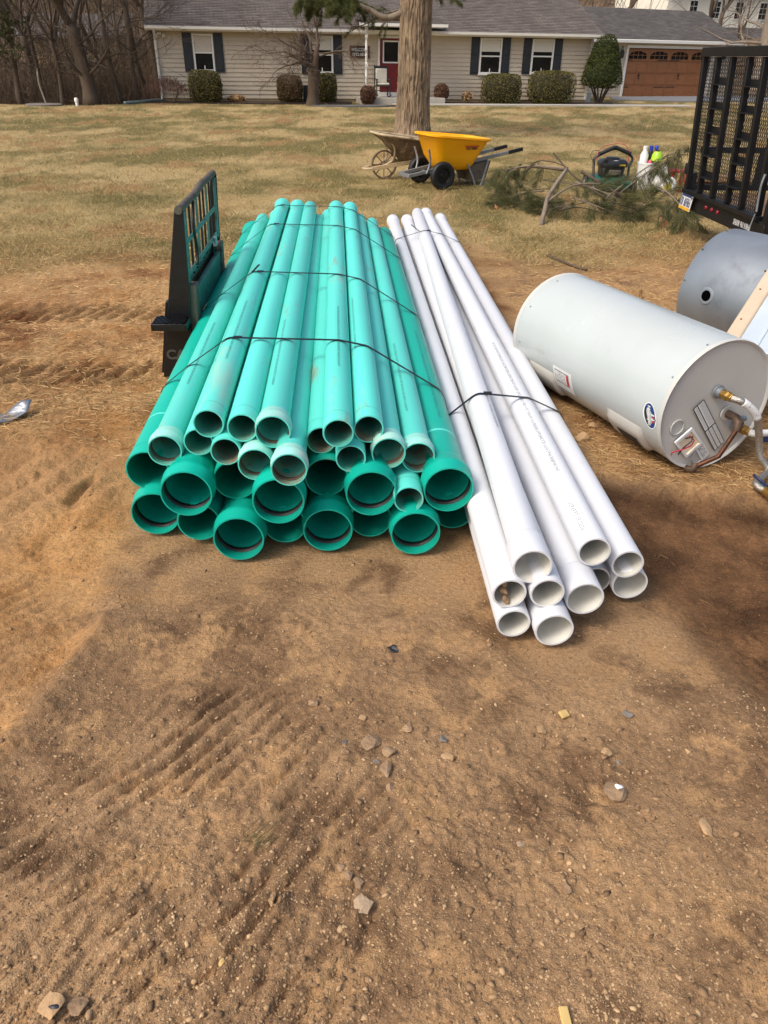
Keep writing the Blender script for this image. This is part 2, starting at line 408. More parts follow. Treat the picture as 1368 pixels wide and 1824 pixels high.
mat('grey_plastic', s(192, 190, 182), .55, var=.04)
mat('bronze_fitting', s(104, 84, 70), .6, .45, var=.25, vs=30, dirt=(s(70, 60, 52), .5, .7, 25))
mat('wire_red', s(176, 44, 60), .5)
mat('wire_black', s(28, 26, 26), .5)
mat('blue_handle', s(20, 32, 72), .45)
mat('teal_tape', s(30, 70, 84), .5)
mat('panel_blue', s(192, 203, 211), .4, .1, var=.06, vs=5, dirt=(s(120, 128, 134), .64, .8, 12), bump=.06, bs=25)
mat('panel_tan', s(196, 176, 150), .6, var=.07, vs=6, dirt=(s(110, 84, 60), .72, .84, 14))
mat('rust', s(124, 66, 34), .85, var=.3, vs=18)
mat('stone', s(150, 122, 92), .9, var=.25, vs=14, bump=.5, bs=60, dirt=(s(186, 160, 128), .5, .75, 9), rvar=.2)
mat('stone_tan', s(172, 140, 102), .9, var=.15, vs=14, bump=.4, bs=60, rvar=.1)
mat('stone_grey', s(116, 108, 98), .85, var=.2, vs=14, bump=.4, bs=60, rvar=.15)
mat('stone_pale', s(156, 134, 108), .85, var=.12, vs=14, bump=.4, bs=60, rvar=.1)
mat('yellow_chip', s(196, 166, 104), .8, var=.15, vs=20)
mat('bark_grey', s(128, 114, 98), .9, var=.25, vs=12, bump=.5, bs=40, stretch=(1, 1, .4))
mat('bark_brown', s(82, 68, 54), .92, var=.28, vs=5, bump=.6, bs=24, stretch=(1, 1, .3), rvar=.18)
mat('bark_birch', s(136, 124, 108), .85, var=.15, vs=8, dirt=(s(70, 60, 50), .58, .66, 14))
mat('twigs', s(88, 72, 58), .9, var=.25, vs=2, rvar=.2)
mat('twigs_red', s(116, 70, 58), .9, var=.25, vs=4)

def leaf_mat(name, ca, cb, vs=6.0, rough=.7, transl=.25):
    m = bpy.data.materials.new(name); m.use_nodes = True; nt = m.node_tree; b = nt.nodes['Principled BSDF']
    g = N(nt, 'ShaderNodeNewGeometry'); at = N(nt, 'ShaderNodeAttribute'); at.attribute_name = 'tint'
    n1 = noise(nt, g.outputs['Position'], vs, 3)
    ad = N(nt, 'ShaderNodeMath', operation='MULTIPLY_ADD'); nt.links.new(at.outputs['Fac'], ad.inputs[0]); ad.inputs[1].default_value = .6
    nt.links.new(n1, ad.inputs[2])
    c = mixc(nt, ramp(nt, ad.outputs[0], .45, 1.1), ca, cb)
    nt.links.new(c, b.inputs['Base Color']); b.inputs['Roughness'].default_value = rough; b.inputs['Specular IOR Level'].default_value = .25
    tr = N(nt, 'ShaderNodeBsdfTranslucent'); nt.links.new(c, tr.inputs[0]); mx = N(nt, 'ShaderNodeMixShader'); mx.inputs[0].default_value = transl
    o = nt.nodes['Material Output']; nt.links.new(b.outputs[0], mx.inputs[1]); nt.links.new(tr.outputs[0], mx.inputs[2]); nt.links.new(mx.outputs[0], o.inputs[0])
    MATS[name] = m
leaf_mat('grass_blades', s(104, 96, 54), s(210, 184, 130), .8)
leaf_mat('straw', s(150, 112, 68), s(226, 192, 138), 3)
leaf_mat('roots', s(104, 78, 52), s(170, 134, 94), 3)
leaf_mat('pine_needles', s(50, 58, 34), s(112, 110, 70), 4, transl=.15)
leaf_mat('pine_needles_high', s(54, 64, 34), s(116, 118, 68), 2, transl=.25)
leaf_mat('boxwood', s(60, 62, 30), s(122, 112, 62), 5)
leaf_mat('boxwood_bronze', s(70, 58, 36), s(122, 102, 66), 5)
leaf_mat('yew_green', s(34, 46, 20), s(92, 98, 48), 4)
leaf_mat('dry_shrub', s(80, 54, 42), s(140, 104, 80), 5)
leaf_mat('maple_twigs', s(78, 56, 48), s(136, 106, 90), 5)

# ------------------------------------------------------------------ pipes
R6, R4 = .0797, .0535
def bell_prof(r, wall, ln):
    k = r/.0535
    return [(r+.0068*k, 0.0), (r+.0073*k, .004), (r+.0073*k, .026*k), (r+.0105*k, .034*k), (r+.011*k, .046*k), (r+.007*k, .056*k), (r+.0055*k, ln*.72), (r+.002, ln*.88), (r, ln)]
def smooth_bell(r, wall, ln):
    return [(r+.0062, 0.0), (r+.0072, .003), (r+.0072, ln*.88), (r+.004, ln*.96), (r, ln)]
def pipe_mesh(name, r, wall, L, front, back, style):
    prof = bell_prof if style == 'gasket' else smooth_bell
    bl = .12*(r/.0535)**.7 if style == 'gasket' else .13
    pf = prof(r, wall, bl) if front else [(r-.0012, 0), (r, .003)]
    pb = prof(r, wall, bl) if back else [(r-.0012, 0), (r, .003)]
    outer = pf+[(r, L*.25), (r, L*.5), (r, L*.75)]+[(a, L-b) for a, b in pb[::-1]]
    inner = [(a-wall, min(b, L-.0)) for a, b in outer][::-1]
    mb = MB(); n = 44; mb.lathe(outer+inner, (0, 0, 0), (0, 1, 0), n, close=True)
    no = len(outer)
    mb.mi = [(2 if name == '4b' and i//n < 6 else 0) if i//n < no-1 or i//n >= 2*no-1 else 1 for i in range(len(mb.f))]
    return mb
PM = {}
def pipe_type(key, r, wall, L, front, back, style, mats):
    mb = pipe_mesh(key, r, wall, L, front, back, style); me = mb.mesh('pipe')
    for m in mats: me.materials.append(MATS[m])
    me.polygons.foreach_set('material_index', mb.mi); finish(me, .6); PM[key] = me
LG, LW = 4.27, 6.1
mat('green_bell', s(152, 220, 206), .55, var=.08, vs=6, dirt=(s(196, 206, 192), .5, .72, 9), dirt2=(s(170, 150, 122), .62, .8, 14), rvar=.12)
GF = ('green_faded', 'green_faded_in', 'green_bell'); GP = ('green_pipe', 'green_pipe_in'); WP = ('white_pipe', 'white_pipe_in')
pipe_type('4b', R4, .0042, LG, 1, 0, 'gasket', GF); pipe_type('4p', R4, .0042, LG, 0, 1, 'gasket', GF)
pipe_type('6b', R6, .005, LG, 1, 0, 'gasket', GP); pipe_type('6p', R6, .005, LG, 0, 1, 'gasket', GP)
pipe_type('wb', R4, .0055, LW, 1, 0, 'solvent', WP); pipe_type('wp', R4, .0055, LW, 0, 1, 'solvent', WP)
def gasket_mesh(r, mname):
    k = r/.0535; R0 = r+.011*k-.005; mb = MB()
    mb.lathe([(R0-.001, .031*k), (R0-.0055*k, .033*k), (R0-.0068*k, .040*k), (R0-.0055*k, .047*k), (R0-.001, .049*k)], (0, 0, 0), (0, 1, 0), 40)
    me = mb.mesh('gasket'); me.materials.append(MATS[mname]); finish(me, 3); return me
GK = {4: gasket_mesh(R4, 'gasket_dusty'), 6: gasket_mesh(R6, 'rubber')}
def ring_mesh(r):
    mb = MB().lathe([(r+.0004, .075), (r+.0005, .0762)], (0, 0, 0), (0, 1, 0), 40); me = mb.mesh('insertion_line'); me.materials.append(MATS['ink_line']); return me
RINGM = {4: ring_mesh(R4), 6: ring_mesh(R6)}
def band_mesh(r):
    mb = MB().lathe([(r+.0005, .33), (r+.0006, .345)], (0, 0, 0), (0, 1, 0), 40); me = mb.mesh('painted_band'); me.materials.append(MATS['green_faded']); return me
BANDM = band_mesh(R6)
def print_mesh(rng, r, start, nchar, h, ang, mname='ink'):
    q, ln = glyphs(rng, nchar, h, .35, .6, .13); mb = MB()
    for (x, y_, a, b) in q:
        pts = []
        for (px, py) in ((x, y_), (x+a, y_), (x+a, y_+b), (x, y_+b)):
            t = ang-(py-h/2)/r; pts.append(((r+.0006)*math.sin(t), start+px, (r+.0006)*math.cos(t)))
        mb.add(pts, [(0, 1, 2, 3)])
    me = mb.mesh('lettering'); me.materials.append(MATS[mname]); return me
def sub(name, me, parent):
    o = bpy.data.objects.new(name, me); COL.objects.link(o); o.parent = parent; return o
def put_pipe(name, key, front, d, label, group, roll):
    o = bpy.data.objects.new(name, PM[key]); COL.objects.link(o); tag(o, label, 'pipe', group)
    yv = Vector(d).normalized(); xv = yv.cross(Vector((0, 0, 1))).normalized(); zv = xv.cross(yv)
    M = Matrix((xv, yv, zv)).transposed() @ Matrix.Rotation(0, 3, 'Y')
    o.matrix_world = Matrix.Translation(front) @ M.to_4x4(); return o

DG = Vector((-.062, 1, .008))
# size, bell at the near end, cross-section x and z at y = 2.4, near end offset, label
GREEN = [
(6, 1, -.8591, .0797, -.014, 'dark green pipe with belled end, leftmost on the ground'),
(6, 0, -.6879, .0797, -.067, 'dark green plain-ended pipe on the ground, second from left in bottom layer'),
(6, 1, -.5285, .0797, -.176, 'dark green belled pipe on the ground reaching farthest towards the viewer'),
(6, 0, -.3693, .0797, -.076, 'dark green plain-ended pipe on the ground, fourth from left in bottom layer'),
(6, 1, -.2105, .0797, -.110, 'dark green belled pipe on the ground at the middle of the stack'),
(6, 0, -.0514, .0797, -.029, 'dark green plain-ended pipe on the ground, third from right in bottom layer'),
(6, 1, .1078, .0797, -.124, 'dark green belled pipe on the ground, second from right in bottom layer'),
(6, 0, .2676, .0797, .038, 'dark green plain-ended pipe on the ground beside the white pipes'),
(6, 0, -.8748, .2383, .033, 'dark green plain-ended pipe, leftmost of the second layer'),
(6, 1, -.7035, .2380, -.133, 'dark green belled pipe, second from left in second layer'),
(6, 0, -.5438, .2375, -.029, 'dark green plain-ended pipe, third from left in second layer'),
(6, 1, -.3771, .2380, -.176, 'dark green belled pipe, fourth from left in second layer'),
(6, 0, -.2127, .2387, .000, 'dark green plain-ended pipe, deep in shadow at middle of second layer'),
(6, 1, -.0528, .2382, -.114, 'dark green belled pipe with a scuffed rim, second layer right of the middle'),
(6, 1, .2263, .2335, -.071, 'dark green scuffed belled pipe, rightmost of the second layer'),
(4, 0, .081, .2103, -.105, 'narrow turquoise pipe wedged between wide dark green pipes, lowest of its kind'),
(4, 1, -.7892, .3405, -.005, 'narrow turquoise pipe with dusty bell end at far left of stack'),
(4, 0, -.6682, .3666, .014, 'narrow turquoise plain-ended pipe, second from left in third layer'),
(4, 0, -.5609, .3691, -.062, 'narrow turquoise plain-ended pipe, third from left in third layer'),
(4, 1, -.4536, .3472, -.114, 'narrow turquoise pipe with dusty bell, fourth from left in third layer'),
(4, 1, -.3310, .378, -.205, 'narrow turquoise belled pipe jutting out farthest in the third layer'),
(4, 0, -.2284, .371, .033, 'narrow turquoise plain-ended pipe set back right of the centre gap'),
(4, 0, -.1232, .3508, -.067, 'narrow turquoise plain-ended pipe, third from right in third layer'),
(4, 1, .0118, .3547, -.029, 'narrow turquoise pipe with dusty bell, second from right in third layer'),
(4, 1, .1223, .3166, .014, 'narrow turquoise belled pipe, rightmost of the third layer'),
(4, 0, -.6149, .4616, -.033, 'narrow turquoise plain-ended pipe, leftmost of the top layer'),
(4, 0, -.496, .4543, -.048, 'narrow turquoise plain-ended pipe, second from left in top layer'),
(4, 1, -.3888, .4566, -.081, 'narrow turquoise pipe with a bell end, the only belled one in top layer'),
(4, 0, -.1647, .4571, -.086, 'narrow turquoise plain-ended pipe, second from right in top layer'),
(4, 0, -.0584, .4361, -.005, 'narrow turquoise plain-ended pipe, rightmost of the top layer')]
prng = random.Random(4)
prints4 = [print_mesh(prng, R4, .30+.2*i, 84, .0095, a) for i, a in enumerate((-.35, .1, -.6))]
prints6 = [print_mesh(prng, R6, .45, 90, .012, a) for a in (.25,)]
for i, (sz, bell, x0, z0, so, lab) in enumerate(GREEN):
    f = Vector((x0, 2.4, z0))+DG*so
    o = put_pipe('sewer_pipe', f'{sz}'+('b' if bell else 'p'), f, DG+Vector((random.Random(i).uniform(-.002, .002), 0, 0)), lab, 'green sewer pipes strapped in one bundle', 0)
    if bell: sub('gasket', GK[sz], o)
    else: sub('insertion_line', RINGM[sz], o)
    if i in (8, 14): sub('painted_band', BANDM, o)
    if sz == 4 and i in (16, 17, 20, 24, 25, 27, 28, 29, 23): sub('lettering', prints4[i % 3], o)
    if sz == 6 and i == 14: sub('lettering', prints6[0], o)
WHITE = [
('wp', (.408, 1.808, .0535), (-.0567, .001), 'white pipe on the ground, leftmost of the white pipes, plain end'),
('wb', (.529, 1.778, .0535), (-.058, 0), 'white belled pipe on the ground reaching closest to the viewer'),
('wb', (.825, 2.015, .0590), (-.042, 0), 'white belled pipe on the ground at the right edge of the white pipes'),
('wp', (.716, 2.040, .0535), (-.047, 0), 'white pipe mostly hidden on the ground behind two belled ones'),
('wb', (.632, 1.858, .1150), (-.056, 0), 'white belled pipe in the gap at middle of the white pipes'),
('wp', (.386, 1.820, .1600), (-.0557, .001), 'white pipe with a clump of dirt inside its plain end'),
('wp', (.502, 1.822, .1620), (-.0514, .001), 'white plain-ended pipe directly under the topmost belled one'),
('wb', (.449, 1.836, .2500), (-.026, -.003), 'white belled pipe lying on top of the left white pipes'),
('wp', (.668, 1.960, .2230), (-.047, -.002), 'white pipe with printed lettering beside its plain end, on top'),
('wp', (.794, 1.990, .1560), (-.0435, 0), 'white plain-ended pipe on top at the right, beside the water heater')]
wpr = [print_mesh(prng, R4, .06, 13, .013, -.5, 'ink_white'), print_mesh(prng, R4, .45, 110, .013, -.28, 'ink_white')]
for i, (k, f, (tx, tz), lab) in enumerate(WHITE):
    o = put_pipe('white_pipe', k, f, (tx, 1, tz), lab, 'white pipes strapped in one bundle', 0)
    if i == 8: sub('lettering', wpr[0], o); sub('lettering', wpr[1], o)
    if i in (0, 7): sub('lettering', print_mesh(prng, R4, .06 if i == 0 else .9, 12 if i == 0 else 30, .011, -.9 if i == 0 else .5, 'ink_white'), o)
# clump of dirt inside the white pipe end
def blob(rng, r, sc=(1, 1, 1), rough=.25, sub_=2):
    import bmesh
    bm = bmesh.new(); bmesh.ops.create_icosphere(bm, subdivisions=sub_, radius=1.0)
    off = [rng.uniform(-9, 9) for _ in range(3)]
    from mathutils import noise as mn
    cuts = [Vector((rng.gauss(0, 1), rng.gauss(0, 1), rng.gauss(0, 1))).normalized() for _ in range(9)]
    vs = []
    for v in bm.verts:
        p = v.co.copy()
        for c in cuts:
            dd = p.dot(c)
            if dd > .62: p -= c*(dd-.62)
        p *= 1+rough*mn.noise(p*1.3+Vector(off))+rough*.3*mn.noise(p*4+Vector(off))
        vs.append((p.x*r*sc[0], p.y*r*sc[1], p.z*r*sc[2]))
    fs = [tuple(v.index for v in f.verts) for f in bm.faces]; bm.free(); return vs, fs
brng = random.Random(8)
mb = MB()
for (px, py, pz, rr) in ((.372, 1.85, .150, .016), (.378, 1.845, .128, .014), (.374, 1.86, .170, .012), (.384, 1.835, .122, .011), (.368, 1.87, .185, .010)):
    vs, fs = blob(brng, rr, (1, 1.3, .8)); mb.add([(a+px, b+py, c+pz) for a, b, c in vs], fs)
tag(obj('dirt_clump', mb, 'stone', smooth=.5), 'crumbly brown dirt clump inside a white pipe end', 'dirt')

# straps follow the convex outline of the bundle
def hull2(pts):
    pts = sorted(set(pts))
    def half(ps):
        h = []
        for p in ps:
            while len(h) > 1 and (h[-1][0]-h[-2][0])*(p[1]-h[-2][1])-(h[-1][1]-h[-2][1])*(p[0]-h[-2][0]) <= 0: h.pop()
            h.append(p)
        return h
    a = half(pts); b = half(pts[::-1]); return a[:-1]+b[:-1]
def strap(name, circles, y0, skew, label, group, width=.018, tail=None, th=.0018):
    pts = []
    for (cx, cz, r) in circles:
        for k in range(28):
            a = 2*math.pi*k/28; pts.append((round(cx+(r+.003)*math.cos(a), 5), round(cz+(r+.003)*math.sin(a), 5)))
    h = hull2(pts); cx = sum(p[0] for p in h)/len(h); n = len(h); mb = MB(); vs = []
    for i, (x, z) in enumerate(h):
        a = Vector(h[i-1]); b = Vector(h[(i+1) % n]); t = (b-a).normalized(); nrm = Vector((t.y, -t.x))
        yy = y0+skew*(x-cx)
        for dn, dw in ((0, -.5), (0, .5), (th, .5), (th, -.5)):
            vs.append((x+nrm.x*dn, yy+dw*width, z+nrm.y*dn))
    fs = []
    for i in range(n):
        j = (i+1) % n
        for k in range(4): fs.append((i*4+k, j*4+k, j*4+(k+1) % 4, i*4+(k+1) % 4))
    mb.add(vs, fs)
    top = max(h, key=lambda p: p[1]-.15*abs(p[0]-cx))
    root = obj(name, mb, 'strap', smooth=.5); tag(root, label, 'strap', group)
    zt = max(p[1] for p in h)
    xs = [p for p in h if p[1] > zt-.004]
    sx = sum(p[0] for p in xs)/len(xs)+.03
    obj('crimp_seal', MB().box((sx, y0+skew*(sx-cx), zt+.003), (.035, width*1.25, .005)), 'black_steel', root)
    if tail:
        (ax, az), (bx, bz) = tail; dy = tail[0]
        obj('loose_tail', MB().bar((ax, y0, az), (bx, y0+.05, bz), width*.8, .0015), 'strap', root)
    return root
def gcirc(y):
    c = []
    for (sz, bell, x0, z0, so, lab) in GREEN:
        t = y-2.4; c.append((x0+DG.x*t, z0+DG.z*t, R6 if sz == 6 else R4))
    return c
for yy, sk, lab, tail in ((3.11, .0, 'black strap round the green pipes nearest the viewer', None),
                    (4.22, -.03, 'black strap round the green pipes, second from the viewer', ((-.748, .532), (-.715, .562))),
                    (5.56, .0, 'thin black strap round the green pipes, second from the far end', None),
                    (6.31, .0, 'thin black strap round the green pipes nearest the far end', None)):
    strap('strap', gcirc(yy), yy, sk, lab, 'black straps round the pipes', tail=tail)
def wcirc(y):
    return [(f[0]+tx*(y-f[1]), f[2]+tz*(y-f[1]), R4) for (k, f, (tx, tz), lab) in WHITE]
strap('strap', wcirc(3.08), 3.08, .12, 'black strap round the near half of the white pipes', 'black straps round the pipes', .016)
strap('strap', wcirc(6.75), 6.75, -.1, 'thin black strap round the far end of the white pipes', 'black straps round the pipes', .015, ((.27, .285), (.20, .33)))

# ------------------------------------------------------------------ water heater lying on its side
hc = Vector((1.418, 2.989, .291)); ha = Vector((math.cos(1.97), math.sin(1.97), 0)); hs = Vector((ha.y, -ha.x, 0)); hR = .291; hL = 1.178; Zv = Vector((0, 0, 1))
def HP(a, b, o=0): return hc+hs*a+Zv*b-ha*o
def HC(t, deg, r=hR): return hc+ha*t+(Zv*math.cos(R(deg))-hs*math.sin(R(deg)))*r
t_ = thing('water_heater', 'large pale grey water heater lying on its side right of white pipes', 'water heater', (1.2, 3.55, 0))
mb = MB().lathe([(hR-.003, .0), (hR, .003), (hR, .06), (hR, .5), (hR, hL-.02), (hR-.001, hL)], hc, ha, 96); body = obj('tank_jacket', mb, 'heater_paint', t_)
mb = MB(); prof = [(hR*.0001, .004), (hR*.5, .0035), (hR*.96, .002), (hR-.004, -.006), (hR+.0015, -.007), (hR+.003, -.002), (hR+.003, .012), (hR+.0002, .013)]
mb.lathe(prof, hc, ha, 96); obj('end_cap', mb, 'heater_cap', t_)
mb = MB().lathe([(.0001, hL+.004), (hR-.012, hL+.004), (hR-.004, hL+.008), (hR+.002, hL+.006), (hR+.002, hL-.018), (hR, hL-.019)], hc, ha, 96); obj('far_end_cap', mb, 'heater_cap', t_)
mb = MB()
for k in range(9):
    d_ = 20+k*38; p = HC(.03, d_, hR); q = HC(.03, d_, hR+.003); mb.tube([p, q], [.005, .004], 8)
    p = HC(hL-.06, d_, hR); q = HC(hL-.06, d_, hR+.003); mb.tube([p, q], [.005, .004], 8)
obj('screws', mb, 'galvanised', t_)
# element access covers on the lower left flank
def cover(t0, t1, d0, d1, name, mname):
    mb = MB(); nt_, nd = 14, 6
    def ringp(i, j, lift):
        return HC(t0+(t1-t0)*i, d0+(d1-d0)*j, hR+lift)
    vs = []; fs = []
    lv = [(0, 0, 0), (.03, .06, .022), (.10, .16, .028)]
    grid = []
    for i in range(nt_+1):
        row = []
        for j in range(nd+1):
            a, b = i/nt_, j/nd; e = min(a*(t1-t0), (1-a)*(t1-t0), b*R(d1-d0)*hR*1.0, (1-b)*R(d1-d0)*hR)
            lift = .016*min(1, abs(e)/.014)
            row.append(len(vs)); vs.append(ringp(a, b, lift+.0005))
        grid.append(row)
    for i in range(nt_):
        for j in range(nd): fs.append((grid[i][j], grid[i+1][j], grid[i+1][j+1], grid[i][j+1]))
    mb.add(vs, fs); return obj(name, mb, mname, t_)
cover(.80, 1.04, 110, 146, 'access_cover', 'grey_plastic'); cover(.12, .37, 112, 148, 'access_cover', 'grey_plastic')
def patch(mb, t0, t1, d0, d1, lift, n=6):
    vs = []; fs = []
    for i in range(n+1):
        for j in range(n+1): vs.append(HC(t0+(t1-t0)*i/n, d0+(d1-d0)*j/n, hR+lift))
    for i in range(n):
        for j in range(n): a = i*(n+1)+j; fs.append((a, a+n+1, a+n+2, a+1))
    return mb.add(vs, fs)
lb = obj('warning_label', patch(MB(), .64, .80, 99.5, 124, .0012), 'paper', t_)
mb = MB(); 
for (a, b, c, d_) in ((.665, .785, 102.5, 103.3), (.665, .785, 115.5, 116.3), (.665, .667, 102.5, 116.3), (.783, .785, 102.5, 116.3)): patch(mb, a, b, c, d_, .0018, 2)
obj('label_border', mb, 'print_black', lb)
obj('label_heading', patch(MB(), .669, .688, 103.5, 115.2, .0018, 2), 'print_red', lb)
mb = MB(); g_ = random.Random(3)
for k in range(6):
    for j in range(7):
        if g_.random() < .8: patch(mb, .700+k*.013, .706+k*.013, 104.2+j*1.55, 105.2+j*1.55, .0018, 1)
obj('label_text', mb, 'print_grey', lb)
mb = MB()
for dd, (a, b, c, d_) in ((0, (.16, .30, 126, 142)),): patch(mb, a, b, c, d_, .0185, 3)
obj('rating_sticker', mb, 'print_black', t_)
# oval maker's emblem
mb = MB(); vs = []; fs = []; n = 28
for k in range(n):
    a = 2*math.pi*k/n; vs.append(HC(.066+.040*math.cos(a)*(1+.1*math.cos(2*a))-.012*math.sin(a), 95.2+11.5*math.sin(a), hR+.0012))
mb.add(vs, [tuple(range(n))]); em = obj('emblem', mb, 'paper', t_)
mb = MB(); mb.add([HC(.066+.035*math.cos(2*math.pi*k/n)-.012*math.sin(2*math.pi*k/n), 95.2+10.3*math.sin(2*math.pi*k/n), hR+.0018) for k in range(n)], [tuple(range(n))]); obj('emblem_field', mb, 'print_blue', em)
mb = MB(); mb.add([HC(.066+.033*math.cos(2*math.pi*k/n)-.012*math.sin(2*math.pi*k/n), 95.2+9.6*math.sin(2*math.pi*k/n), hR+.0024) for k in range(-3, 7)], [tuple(range(10))]); obj('emblem_lower', mb, 'print_black', em)
for i in range(4):
    mb = MB(); patch(mb, .036-.002*i, .056-.002*i, 92.5+i*1.9, 93.7+i*1.9, .0025, 2); obj('emblem_stripe', mb, 'print_red' if i % 2 else 'paper', em)
tv, tf = text_mesh('HydroJet', .0235, bold=.0008)
mb = MB(); mb.add([HC(.069-y_-.22*x_, 95.0+math.degrees(x_/hR)*.98, hR+.0032) for x_, y_, _ in tv], tf); obj('emblem_lettering', mb, 'paper', em)
# things on the near end
def cap_tube(name, pts, r, m, par=None, n=14): return obj(name, MB().tube(pts, r, n), m, par or t_)
for i, (a, b) in enumerate(((-.19, -.067), (-.028, -.233))):
    mb = MB().lathe([(.031, -.004), (.031, .0005), (.033, .0015), (.037, .0), (.037, -.004)], HP(a, b, .004), -ha, 28); obj('knockout_ring', mb, 'grey_plastic', t_)
bx = [(-.114, -.077), (-.193, -.136), (-.106, -.227), (-.027, -.165)]
cx_, cy_ = sum(p[0] for p in bx)/4, sum(p[1] for p in bx)/4
mb = MB(); o4 = [HP(a, b, .004) for a, b in bx]; f4 = [HP(a, b, .012) for a, b in bx]; i4 = [HP(cx_+(a-cx_)*.76, cy_+(b-cy_)*.76, .012) for a, b in bx]
jb_vs = o4+f4+i4
mb.add(jb_vs, [(k, (k+1) % 4, 4+(k+1) % 4, 4+k) for k in range(4)]+[(4+k, 4+(k+1) % 4, 8+(k+1) % 4, 8+k) for k in range(4)])
jb = obj('junction_box', mb, 'paper', t_, bevel=.002)
mb = MB(); i5 = [HP(cx_+(a-cx_)*.72, cy_+(b-cy_)*.72, .0055) for a, b in bx]; mb.add(i4+i5, [(k, (k+1) % 4, 4+(k+1) % 4, 4+k) for k in range(4)]+[(4, 5, 6, 7)]); obj('box_liner', mb, 'cream_plastic', jb)
obj('red_wire', MB().tube([HP(-.12, -.115, .012), HP(-.105, -.13, .03), HP(-.12, -.15, .035), HP(-.16, -.165, .03), HP(-.205, -.175, .02), HP(-.20, -.19, .015)], .0032, 6), 'wire_red', jb)
obj('black_wire', MB().tube([HP(-.135, -.125, .01), HP(-.14, -.112, .03), HP(-.12, -.108, .03), HP(-.125, -.13, .035), HP(-.155, -.155, .03), HP(-.165, -.19, .018), HP(-.155, -.2, .01)], .0028, 6), 'wire_black', jb)
# printed data plates on the end
du = (HP(.1036, -.1817)-HP(-.0836, .0476)); dL = du.length; du.normalize(); dv = (HP(-.1105, .0405)-HP(-.0836, .0476)); dv = (dv-du*dv.dot(du)).normalized()
o_ = HP(-.0836, .0476, .0065)
mb = MB(); mb.add([o_, o_+du*dL, o_+du*dL+dv*.062, o_+dv*.062], [(0, 1, 2, 3)]); pl = obj('data_plate', mb, 'print_black', t_)
mb = MB()
for (u0, u1, v0, v1) in ((.004, .155, .004, .036), (.004, .155, .041, .058), (.162, dL-.004, .004, .020), (.162, dL-.004, .024, .040), (.162, dL-.004, .044, .058)):
    p = o_-ha*.0008; mb.add([p+du*u0+dv*v0, p+du*u1+dv*v0, p+du*u1+dv*v1, p+du*u0+dv*v1], [(0, 1, 2, 3)])
obj('plate_field', mb, 'paper', pl)
mb = MB(); gl = []
for (u0, u1, v0, v1) in ((.008, .15, .007, .034), (.166, dL-.01, .007, .018), (.166, dL-.01, .027, .038), (.166, dL-.01, .046, .057), (.008, .15, .044, .056)):
    v_ = v0
    while v_ < v1-.002:
        u_ = u0
        while u_ < u1: 
            ln = g_.uniform(.002, .008); gl.append((u_, v_, min(ln, u1-u_), .0016)); u_ += ln+.0022
        v_ += .0042
quads_on(mb, gl, o_-ha*.0014, du, dv); obj('plate_text', mb, 'print_grey', pl)
o2 = HP(-.023, -.165, .0065); mb = MB(); mb.add([o2, o2+du*.085, o2+du*.085+dv*.045, o2+dv*.045], [(0, 1, 2, 3)]); pl2 = obj('data_plate', mb, 'paper', t_)
q = [(.006+.0046*i, .006+.008*j, .0026, .005) for i in range(16) for j in range(4) if g_.random() < .75]
obj('plate_text', quads_on(MB(), q, o2-ha*.0008, du, dv), 'print_grey', pl2)
# fittings
def nipple(a, b, name):
    mb = MB().lathe([(.030, .002), (.030, .008), (.022, .010), (.022, .03), (.0001, .03)], HP(a, b), -ha, 20); n_ = obj('pipe_collar', mb, 'galvanised', t_)
    mb = MB().lathe([(.019, .028), (.019, .04), (.023, .042), (.023, .062), (.019, .065), (.019, .085), (.0001, .085)], HP(a, b), -ha, 6); obj('brass_nut', mb, 'brass', n_, smooth=0, bevel=.002)
nipple(-.011, .070, 'a'); nipple(.146, -.112, 'b')
hose_pts = [HP(-.011, .07, .08), HP(.01, .065, .11), HP(.05, .04, .125), HP(.10, -.01, .135), HP(.13, -.08, .14), HP(.15, -.14, .145), HP(.163, -.20, .16), HP(.185, -.25, .20), (1.565, 2.765, .012+.03), (1.588, 2.715, .03)]
def spline(pts, n=8):
    pts = [Vector(p) for p in pts]; out_ = []
    for i in range(len(pts)-1):
        p0, p1, p2, p3 = pts[max(i-1, 0)], pts[i], pts[i+1], pts[min(i+2, len(pts)-1)]
        for k in range(n):
            t = k/n; out_.append(.5*((2*p1)+(p2-p0)*t+(2*p0-5*p1+4*p2-p3)*t*t+(3*p1-p0-3*p2+p3)*t**3))
    return out_+[pts[-1]]
hose = obj('braided_hose', MB().tube(spline(hose_pts), .0155, 12), 'braid', t_, smooth=3)
tagp = spline(hose_pts)[10:26]; mb = MB().tube(tagp, .0175, 10); hp = obj('paper_sleeve', mb, 'paper', t_, smooth=3)
mb = MB(); p0, p1 = tagp[2], tagp[-2]; dd = (p1-p0); dl = dd.length; dd.normalize(); sd = dd.cross(Vector((.3, -.9, .5))).normalized(); up_ = sd.cross(dd)
gl = [(g_.uniform(0, dl*.9), g_.uniform(-.011, .008), .005, .003) for _ in range(16)]
quads_on(mb, gl, p0+up_*.0183*(1 if up_.dot(Vector((0, -1, .6))) > 0 else -1), dd, sd); obj('sleeve_print', mb, 'print_black', hp)
tp1, tp2 = Vector((1.588, 2.715, .03)), Vector((1.606, 2.675, .028))
obj('tape_wrap', MB().tube([(1.572, 2.752, .037), (1.586, 2.72, .031)], .0172, 12), 'teal_tape', hose)
bv = obj('ball_valve', MB().tube([(1.586, 2.72, .031), (1.594, 2.703, .030), (1.597, 2.695, .030), (1.606, 2.675, .028), (1.612, 2.66, .027), (1.63, 2.62, .026)], [.019, .019, .024, .024, .017, .017], 12), 'brass', t_)
